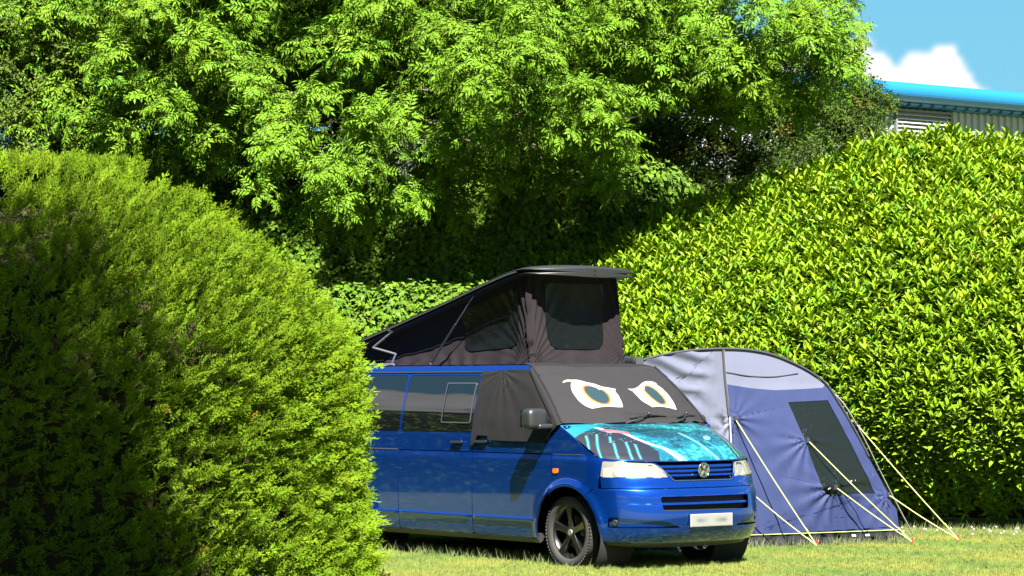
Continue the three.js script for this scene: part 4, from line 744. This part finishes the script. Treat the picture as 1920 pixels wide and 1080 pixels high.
  part(roll, 'rail_tube', new THREE.CylinderGeometry(0.048, 0.048, 2.4, 20).rotateZ(Math.PI / 2).translate(-2.12, 1.905, -0.76), P.trim);
  part(roll, 'rail_end_cap', new THREE.CylinderGeometry(0.052, 0.052, 0.05, 20).rotateZ(Math.PI / 2).translate(-0.90, 1.905, -0.76), P.steel);
}
{ // black windscreen cover with printed cartoon eyes: a thing of its own, laid over the cab
  const cover = thing('windscreen_cover', 'black fabric windscreen cover printed with two angry cartoon eyes', 'cover', VAN_POS, VAN_TURN);
  const cv = document.createElement('canvas'); cv.width = 2048; cv.height = 1024; const c = cv.getContext('2d');
  c.fillStyle = '#3a383c'; c.fillRect(0, 0, 2048, 1024);
  const poly = (pts, col) => { c.fillStyle = col; c.beginPath(); const n = pts.length, X = (p) => p[0] * 2048, Y = (p) => (1 - p[1]) * 1024, mid = (a, b) => [(X(a) + X(b)) / 2, (Y(a) + Y(b)) / 2]; c.moveTo(...mid(pts[n - 1], pts[0])); for (let i = 0; i < n; i++) { const m = mid(pts[i], pts[(i + 1) % n]); c.quadraticCurveTo(X(pts[i]), Y(pts[i]), ...m); } c.closePath(); c.fill(); };
  const sharp = (pts, at) => pts.flatMap((p, i) => at.includes(i) ? [p, p, p] : [p]);
  const W = '#e2d9cd', O = '#dba35c', Oi = '#a85f2c', T = '#2b4a55';
  poly(sharp([[0.188, 0.709], [0.243, 0.712], [0.303, 0.654], [0.356, 0.574], [0.416, 0.529], [0.414, 0.441], [0.401, 0.343], [0.378, 0.241], [0.343, 0.243], [0.291, 0.256], [0.236, 0.238], [0.19, 0.221], [0.165, 0.258], [0.143, 0.326], [0.138, 0.436], [0.145, 0.539], [0.16, 0.627]], [4, 7, 11]), W);
  poly([[0.221, 0.602], [0.253, 0.634], [0.293, 0.622], [0.321, 0.569], [0.351, 0.524], [0.358, 0.449], [0.341, 0.351], [0.313, 0.286], [0.268, 0.268], [0.233, 0.288], [0.206, 0.351], [0.201, 0.456], [0.206, 0.536]], O);
  const pup = [[0.233, 0.579], [0.253, 0.602], [0.283, 0.594], [0.308, 0.549], [0.333, 0.509], [0.341, 0.444], [0.326, 0.361], [0.301, 0.306], [0.271, 0.296], [0.246, 0.316], [0.223, 0.378], [0.218, 0.476], [0.223, 0.536]];
  const grow = (pts, k) => { const m = pts.reduce((a, p) => [a[0] + p[0] / pts.length, a[1] + p[1] / pts.length], [0, 0]); return pts.map((p) => [m[0] + (p[0] - m[0]) * k, m[1] + (p[1] - m[1]) * k]); };
  poly(grow(pup, 1.09), Oi); poly(pup, T);
  poly(sharp([[0.123, 0.687], [0.153, 0.719], [0.19, 0.722], [0.246, 0.717], [0.306, 0.659], [0.358, 0.579], [0.436, 0.551], [0.424, 0.521], [0.373, 0.524], [0.341, 0.549], [0.308, 0.516], [0.306, 0.559], [0.271, 0.624], [0.233, 0.679], [0.18, 0.684], [0.143, 0.682], [0.123, 0.664]], [6, 7]), W);
  poly(sharp([[0.546, 0.514], [0.607, 0.556], [0.687, 0.647], [0.747, 0.687], [0.812, 0.677], [0.832, 0.579], [0.832, 0.459], [0.812, 0.316], [0.784, 0.201], [0.729, 0.221], [0.667, 0.248], [0.627, 0.251], [0.581, 0.233], [0.566, 0.301], [0.551, 0.371], [0.546, 0.454]], [0, 8, 12]), W);
  poly([[0.659, 0.591], [0.702, 0.617], [0.739, 0.617], [0.764, 0.561], [0.772, 0.456], [0.759, 0.341], [0.734, 0.281], [0.674, 0.263], [0.637, 0.321], [0.622, 0.426], [0.632, 0.521]], O);
  const pup2 = [[0.677, 0.584], [0.719, 0.594], [0.742, 0.531], [0.749, 0.444], [0.737, 0.343], [0.717, 0.296], [0.679, 0.288], [0.654, 0.343], [0.644, 0.441], [0.654, 0.529]];
  poly(grow(pup2, 1.09), Oi); poly(pup2, T);
  poly(sharp([[0.524, 0.551], [0.566, 0.541], [0.614, 0.574], [0.697, 0.664], [0.752, 0.697], [0.805, 0.692], [0.837, 0.659], [0.82, 0.644], [0.769, 0.657], [0.729, 0.649], [0.669, 0.584], [0.664, 0.551], [0.639, 0.521], [0.602, 0.529], [0.539, 0.511]], [0, 14]), W);
  const tex = new THREE.CanvasTexture(cv); tex.colorSpace = THREE.SRGBColorSpace; tex.anisotropy = 8;
  const folds = (s, t) => 0.020 * fbm(s * 5 + t * 2, t * 3.5 - s * 2, 6, 3) + 0.006 * fbm(s * 16 + t * 5, t * 9 - s * 5, 3, 2) + 0.007 * Math.sin(34 * (t - 0.35 * s) + 4 * fbm(s * 3, t * 3, 2, 2)) * smooth(0.6, 0.95, t) * smooth(0.75, 0.1, s) + 0.007 * Math.sin(30 * s + 5 * fbm(s * 4, t * 4, 7, 2)) * Math.exp(-t * 6) + 0.02 * Math.exp(-(((t - 0.13 - 0.05 * Math.sin(s * 7)) / 0.02) ** 2)) * smooth(0.25, 0.4, s) * smooth(0.85, 0.6, s);
  const sheet = P.cover.clone(); sheet.map = tex; sheet.color = lin(0.27, 0.27, 0.275);
  part(cover, 'screen_sheet', patch((s, t) => screen(s, lerp(0.012, 1, t), 0.016 + folds(s, t)), 150, 90), sheet);
  // strip that laps over the roof edge
  part(cover, 'roof_flap', patch((s, t) => { const p = screen(s, 1, 0.016 + folds(s, 1)); const a = 1 - 2 * s; return V(lerp(p.x, -0.86, t), p.y + 0.032 * Math.sin(t * 1.57) + 0.004 * fbm(s * 9, t * 3, 2, 2), p.z * lerp(1, 0.97, t)); }, 60, 6), P.cover);
  for (const side of [1, -1]) {
    const on = (p) => side > 0 ? p : mir(p);
    const wr = (u, y) => { const n = surfNormal(body, u, y), X = side > 0 ? u : 2 * U - u, p = body(u, y); const dm = Math.hypot(X + 0.30 - X0, y - 1.22), an = Math.atan2(y - 1.22, X + 0.30 - X0), dt = Math.hypot(X + 1.36 - X0, y - 1.80); const k = 0.022 + 0.012 * fbm(X * 2.6 + y, y * 2.8 - X * 1.2, 9, 2) + 0.0035 * fbm(X * 9 + y * 5, y * 8 - X * 6, 2, 2) + 0.006 * Math.sin(15 * an + 4 * fbm(X * 2, y * 2, 4, 2)) * smooth(0.05, 0.25, dm) * Math.exp(-dm * 1.6) + 0.005 * Math.sin(16 * Math.atan2(y - 1.80, X + 1.36 - X0)) * Math.exp(-dt * 2.2) * smooth(0, 0.1, dt) + 0.010 * Math.exp(-(((X - X0 + 0.42 + 0.28 * (y - 1.15)) / 0.03) ** 2)) + 0.008 * smooth(1.3, 1.12, y); return p.addScaledVector(n, k); };
    part(cover, 'door_flap', panel(wr, on(fx([[-1.375, 1.095], [-1.335, 1.11], [-1.30, 1.16], [-1.285, 1.195], [-1.13, 1.195], [-1.12, 1.16], [-1.05, 1.152], [-0.72, 1.150], [-0.40, 1.150], [-0.30, 1.145], [-0.24, 1.17], [-0.19, 1.24], [-0.105, 1.30], [-0.27, 1.47], [-0.46, 1.65], [-0.64, 1.815], [-1.0, 1.812], [-1.372, 1.80], [-1.368, 1.5]])), [], { thick: 0.004, edge: 0.025 }), P.cover);
    part(cover, 'corner_strip', patch((q, t) => { const b = screen(side > 0 ? 0 : 1, lerp(0.0, 1, t), 0.02), y = lerp(1.30, 1.815, t), u = uX(lerp(-0.125, -0.655, t)), a = body(u, y).add(V(0, 0, 0.032)); a.z *= side; const p = a.lerp(b, q); p.z += side * 0.012 * Math.sin(Math.PI * q); p.x += 0.012 * Math.sin(Math.PI * q); return p; }, 6, 24), P.cover);
    part(cover, 'seam', tube([0.02, 0.2, 0.4, 0.6, 0.8, 1].map((t) => screen(side > 0 ? 0 : 1, t, 0.02)), 0.011, 24, 6), P.cover);
  }
}
{ // levelling ramp under the rear wheel
  const ramp = thing('levelling_ramp', 'black plastic levelling ramp on the grass beside the rear wheel', 'ramp', [-1.17, 0, -26.22], VAN_TURN);
  const sh = new THREE.Shape([[-0.42, 0], [0.30, 0], [0.30, 0.055], [0.24, 0.075], [-0.30, 0.085], [-0.42, 0.03]].map((p) => new THREE.Vector2(...p)));
  part(ramp, 'ramp_body', new THREE.ExtrudeGeometry(sh, { depth: 0.2, bevelEnabled: true, bevelSize: 0.006, bevelThickness: 0.006, bevelSegments: 2 }).translate(0, 0, -0.1), P.trim);
  for (let k = 0; k < 6; k++) part(ramp, 'tread_rib', rbox(0.02, 0.012, 0.19, 0.004, -0.24 + k * 0.085, 0.088 - k * 0.0015, 0), P.trim);
}

// ---------------------------------------------------------------- drive-away awning tent (same axes as the van; l = metres to the van's left)
{
  const T = {
    blue: phys(lin(0.0118, 0.0185, 0.061), 0.7, { specularIntensity: 0.5, bumpMap: weaveTex, bumpScale: 0.0004 }),
    grey: phys(lin(0.066, 0.071, 0.102), 0.42, { specularIntensity: 0.6 }),
    pale: phys(lin(0.072, 0.077, 0.115), 0.45),
    skirt: phys(lin(0.004765, 0.004765, 0.006646), 0.7, { specularIntensity: 0.3 }),
    seam: std(lin(0.0143, 0.0143, 0.02144), 0.8),
    window: phys(lin(0.003762, 0.005643, 0.00533), 0.28, { bumpMap: grainTex, bumpScale: 0.006, specularIntensity: 0.6 }),
    pole: std(lin(0.2954, 0.2954, 0.2954), 0.4, { metalness: 0.3 }),
    lime: std(lin(0.2478, 0.2954, 0.07624), 0.7),
    rope: std(lin(0.2859, 0.2954, 0.1048), 0.8),
    white: std(lin(0.3812, 0.3812, 0.3717), 0.7),
  };
  const tent = thing('awning_tent', 'blue and grey tunnel awning tent pitched beside the van', 'tent', VAN_POS, VAN_TURN);
  const anchors = [[2.25, 1.334, 0.03, 0.14], [3.10, 1.105, 0.03, 0.16], [3.38, 0.615, 0.07, 0.22], [4.14, 0.52, 0.02, 0.12]];
  const front = (l, y) => {
    let F = lerp(-0.99, -0.67, (l - 2.18) / 2.12) - 0.10 * y; if (l < 2.18) F = -0.99 - 0.10 * y - 0.16 * (2.18 - l);
    F += 0.05 * Math.sin(Math.PI * clamp((l - 2.18) / 2)) * Math.sin(Math.PI * clamp(y / 1.7)) * (l > 2.18 ? 1 : 0);
    for (const [al, ay, h, w] of anchors) { const dl = l - al, dy = y - ay, d = Math.hypot(dl, dy), ang = Math.atan2(dy, dl); F += h * Math.exp(-d / w) + (0.004 + 0.16 * h) * Math.sin(ang * 13 + al * 9) * Math.exp(-d / 0.36) * smooth(0, 0.12, d) * (Math.sin(ang) < 0.2 ? 1.2 : 0.35); }
    F += 0.012 * fbm(l * 2.2 + y, y * 1.6 - l * 0.7, 3, 3) + 0.012 * Math.sin(30 * l + 9 * y + 6 * fbm(l * 1.5, y * 1.5, 2, 2)) * smooth(0.75, 0.05, y);
    if (l < 2.1) F += 0.02 * Math.sin(30 * y + 9 * l + 5 * fbm(l * 2, y * 2, 8, 2)) * smooth(2.16, 1.8, l);
    return V(F, y, -l);
  };
  // outline of the arch seen from the front
  const edge = [[4.29, 0.14], [4.26, 0.35], [4.10, 0.62], [3.92, 0.92], [3.75, 1.22], [3.60, 1.47], [3.45, 1.69]];
  const arch = [[3.45, 1.69], [3.28, 1.80], [3.05, 1.905], [2.77, 1.995], [2.50, 2.035], [2.18, 2.045]];
  const tunnel = [[2.18, 2.045], [1.85, 2.03], [1.5, 1.985], [1.2, 1.92], [0.95, 1.85]];
  const band = [[3.41, 1.65], [3.1, 1.635], [2.79, 1.625], [2.5, 1.645], [2.18, 1.69]];
  // main blue front with the window cut out
  const winO = [[2.94, 1.50], [3.27, 0.54], [3.97, 0.535], [3.45, 1.52]];
  part(tent, 'front_panel', panel(front, [[2.18, 0.14], ...edge, ...band], [winO], { thick: 0.003, edge: 0.035 }), T.blue);
  part(tent, 'front_window', panel((l, y) => front(l, y).add(V(-0.006, 0, 0)), [[2.925, 1.51], [3.255, 0.53], [3.985, 0.525], [3.46, 1.53]], [], { thick: 0.002, edge: 0.05 }), T.window);
  part(tent, 'roof_gable', panel(front, [...arch, ...band.slice().reverse()], [], { thick: 0.003, edge: 0.05 }), T.pale);
  part(tent, 'gable_seam', tube([[2.2, 1.81], [2.5, 1.77], [2.8, 1.765], [3.11, 1.80]].map(([l, y]) => front(l, y).add(V(0.004, 0, 0))), 0.006, 20, 5), T.seam);
  part(tent, 'tunnel_panel', panel(front, [[2.175, 0.14], ...tunnel, [0.97, 1.2], [0.97, 0.14]], [], { thick: 0.003, edge: 0.035 }), T.grey);
  // skirt with lime piping
  part(tent, 'mud_skirt', panel((l, y) => { const p = front(l, y); p.x += 0.05 * smooth(0.14, 0, y) + 0.015 * Math.sin(l * 19 + 4 * fbm(l * 3, 1, 1, 2)) * smooth(0.11, 0.03, y); return p; }, [[0.97, 0.0], [4.36, 0.0], [4.30, 0.145], [0.97, 0.145]], [], { thick: 0.004, edge: 0.03 }), T.skirt);
  part(tent, 'piping', tube(Array.from({ length: 40 }, (_, i) => front(lerp(1.0, 4.29, i / 39), 0.145).add(V(0.008, 0, 0))), 0.0045, 120, 5), T.lime);
  for (const [l, w] of [[3.62, 0.05], [3.78, 0.07]]) part(tent, 'label_patch', panel((a, b) => { const p = front(a, b); p.x += 0.05 * smooth(0.14, 0, b) + 0.02; return p; }, [[l, 0.095], [l + w, 0.095], [l + w, 0.115], [l, 0.115]], [], { thick: 0.002, edge: 0.03 }), T.white);
  // skin over the arches towards the back, and the back wall
  const ridge = [...edge.map(([l, y], i) => i ? [l, y] : [4.30, 0]), ...arch.slice(1), ...tunnel.slice(1)], BACK = -3.3;
  const ridgeAt = (s) => { const k = s * (ridge.length - 1), i = Math.min(ridge.length - 2, Math.floor(k)), f = k - i; return [lerp(ridge[i][0], ridge[i + 1][0], f), lerp(ridge[i][1], ridge[i + 1][1], f)]; };
  const skin = (s0, s1) => patch((s, t) => { const [l, y] = ridgeAt(lerp(s0, s1, s)), f = front(l, y).x - 0.004, x = lerp(f, BACK, t), sag = -0.05 * Math.sin(Math.PI * t * 2) ** 2 - 0.40 * t * smooth(1.2, 1.9, y); return V(x, Math.max(0, y + sag * smooth(1.2, 1.9, y)), -l - 0.06 * Math.sin(Math.PI * clamp(t * 1.1)) * smooth(2.0, 0.2, y) * smooth(3.2, 4.1, l)); }, 60, 24);
  part(tent, 'side_wall', skin(0, 0.36), T.blue);
  part(tent, 'roof_skin', skin(0.36, 1), T.grey);
  part(tent, 'back_wall', new THREE.ShapeGeometry(new THREE.Shape([[-4.3, 0], ...ridge.map(([l, y]) => [-l, y]), [-0.97, 0]].map((p) => new THREE.Vector2(...p)))).rotateY(-Math.PI / 2).translate(BACK, 0, 0), T.blue);
  // poles: dark sleeve over the arch, upright at the tunnel seam, free leg at the right
  part(tent, 'arch_sleeve', tube([...edge.slice(3), ...arch.slice(1), ...tunnel.slice(1)].map(([l, y]) => front(l, y).add(V(0.008, 0.006, 0))), 0.013, 90, 6), T.seam);
  part(tent, 'upright_pole', tube([[2.185, 2.04], [2.185, 1.7], [2.19, 1.3], [2.185, 0.8], [2.18, 0.02]].map(([l, y]) => front(l, y).add(V(0.014, 0, 0))), 0.009, 40, 6), T.pole);
  part(tent, 'pole_sleeve', tube([[2.178, 2.04], [2.178, 1.7], [2.182, 1.36]].map(([l, y]) => front(l, y).add(V(0.012, 0, 0))), 0.014, 20, 6), T.seam);
  const leg = [V(-1.02, 1.70, -3.46), V(-1.00, 1.50, -3.74), V(-1.05, 1.18, -4.07), V(-1.18, 0.75, -4.51), V(-1.34, 0.33, -4.98), V(-1.46, 0.0, -5.355)];
  part(tent, 'leg_pole', tube(leg, 0.0075, 40, 6), T.pole);
  // guy ropes with sliders
  const peg1 = V(-0.472, 0.04, -2.811), peg2 = V(-0.348, 0.04, -4.099), peg3 = V(-0.291, 0.04, -4.76);
  const ropes = [[front(2.25, 1.334), peg1], [V(-0.86, 0.62, -2.20), peg1], [front(3.10, 1.105), peg2], [front(3.38, 0.615), peg2], [V(-1.04, 1.27, -3.99), peg3], [front(4.14, 0.52), peg3]];
  for (const [a, b] of ropes) {
    const g = new THREE.Group(); g.name = 'guy_rope'; tent.add(g); const m = a.clone().lerp(b, 0.5).add(V(0, -0.012, 0));
    part(g, 'rope', tube([a, m, b], 0.0068, 16, 5), T.rope);
    const s = a.clone().lerp(b, 0.86), e = a.clone().lerp(b, 0.9); part(g, 'rope_slider', bar(s, e, 0.009, 6), T.lime);
    part(g, 'rope_loop', new THREE.BoxGeometry(0.03, 0.05, 0.03).translate(a.x, a.y, a.z), T.seam);
  }
  const lab = ['red tent peg nearest the van bumper', 'red tent peg in front of the right end of the tent', 'red tent peg farthest right by the hedge', 'small red peg holding the tent skirt'];
  [[peg1, 0.13], [peg2, 0.11], [peg3, 0.12], [V(-0.62, 0.0, -2.96), 0.1]].forEach(([p, h], i) => {
    const w = p.clone().applyAxisAngle(V(0, 1, 0), VAN_TURN).add(V(...VAN_POS));
    const t = thing('tent_peg', lab[i], 'tent peg', [w.x, 0, w.z], VAN_TURN, 'red tent pegs');
    part(t, 'peg_shaft', bar([0.012, -0.03, 0], [0, h * 0.6, 0], 0.006, 6), P.red);
    part(t, 'peg_hook', tube([[0, h * 0.55, 0], [-0.004, h * 0.68, 0], [0.014, h * 0.74, 0], [0.026, h * 0.62, 0]], 0.006, 10, 5), P.red);
  });
}

// ---------------------------------------------------------------- warehouse beyond the hedge
{
  const a = Math.atan2(2.5, 3.65), D = [V(7.67, 0, -55), V(11.32, 0, -57.5)], dir = D[1].clone().sub(D[0]).normalize();   // eaves line runs right and away
  const w = thing('warehouse', 'grey corrugated warehouse with a blue curved eave beyond the hedge', 'building', [7.67, 0, -55], -Math.atan2(dir.z, dir.x));
  // local x along the eave, z away from the camera side is negative
  const wall = std(lin(0.25, 0.255, 0.28), 0.5), blue = phys(lin(0.004, 0.088, 0.205), 0.4), deep = phys(lin(0.004, 0.075, 0.19), 0.6), frame = std(lin(0.10, 0.10, 0.095), 0.6);
  const X0w = -7, X1w = 26, pitch = 0.2, pts = [];
  for (let x = X0w; x < X1w; x += pitch) pts.push([x, 0], [x + 0.06, 0], [x + 0.085, 0.045], [x + 0.165, 0.045], [x + 0.19, 0]);
  const pos = [], idx = []; pts.forEach(([x, z], i) => { pos.push(x, 0, z, x, 7.72, z); if (i) { const k = i * 2; idx.push(k - 2, k, k + 1, k - 2, k + 1, k - 1); } });
  const g = new THREE.BufferGeometry(); g.setAttribute('position', new THREE.Float32BufferAttribute(pos, 3)); g.setIndex(idx);
  const cg = g.toNonIndexed(); cg.computeVertexNormals();
  part(w, 'cladding', cg, wall);
  part(w, 'side_walls', merge([new THREE.BoxGeometry(0.2, 7.6, 20).translate(X0w, 3.8, -10), new THREE.BoxGeometry(0.2, 7.6, 20).translate(X1w, 3.8, -10), new THREE.BoxGeometry(X1w - X0w, 7.6, 0.2).translate((X0w + X1w) / 2, 3.8, -20)]), wall);
  const ext = (sh, m, name) => part(w, name, new THREE.ExtrudeGeometry(new THREE.Shape(sh.map((p) => new THREE.Vector2(...p))), { depth: X1w - X0w, bevelEnabled: false }).rotateY(Math.PI / 2).translate(X0w, 0, 0), m);
  // profile in (-z, y): rounded nose of the eave
  const nose = []; for (let i = 0; i <= 14; i++) { const t = lerp(-0.5 * Math.PI, 0.5 * Math.PI, i / 14); nose.push([-0.28 - 0.22 * Math.cos(t), 7.92 + 0.21 * Math.sin(t)]); }
  ext([...nose, [0.4, 8.16], [10, 8.9], [10, 8.7], [0.4, 7.9], [-0.2, 7.72]], blue, 'eave_nose');
  ext([[-0.30, 7.70], [-0.25, 7.66], [0.1, 7.58], [0.1, 7.70]], deep, 'soffit');
  part(w, 'back_roof', new THREE.BoxGeometry(X1w - X0w, 0.2, 10.2).rotateX(0.07).translate((X0w + X1w) / 2, 8.5, -15), blue);
  for (let k = 0; k < 96; k++) part(w, 'soffit_slat', new THREE.BoxGeometry(0.05, 0.05, 0.36).translate(X0w + 0.3 + k * 0.34, 7.655, 0.13).rotateX(0), deep);
  // louvre
  const lv = new THREE.Group(); lv.name = 'louvre'; w.add(lv);
  part(lv, 'louvre_frame', merge([new THREE.BoxGeometry(1.6, 0.05, 0.08).translate(1.35, 7.56, 0.1), new THREE.BoxGeometry(0.05, 1.0, 0.08).translate(0.55, 7.08, 0.1), new THREE.BoxGeometry(0.05, 1.0, 0.08).translate(2.15, 7.08, 0.1)]), frame);
  for (let k = 0; k < 11; k++) part(lv, 'louvre_blade', new THREE.BoxGeometry(1.55, 0.02, 0.11).rotateX(0.7).translate(1.35, 7.5 - k * 0.09, 0.09), wall);
}
{ // out of the picture to the left: the long low building mirrored in the van's windows
  const b = thing('site_building', 'long low grey building mirrored in the side windows of the van', 'building', [-26, 0, -34]);
  part(b, 'wall', new THREE.BoxGeometry(6, 5.2, 40).translate(0, 2.6, 0), std(lin(0.162, 0.1573, 0.1525), 0.8));
  part(b, 'roof', new THREE.CylinderGeometry(4.4, 4.4, 41, 3, 1).rotateX(Math.PI / 2).rotateZ(0).scale(1, 0.28, 1).translate(0, 5.8, 0), std(lin(0.1048, 0.1025, 0.1001), 0.8));
  for (let k = 0; k < 9; k++) part(b, 'window', new THREE.BoxGeometry(0.06, 1.2, 2.2).translate(3.02, 3.4, -17 + k * 4.2), P.glass);
}
renderer.render(scene, camera);
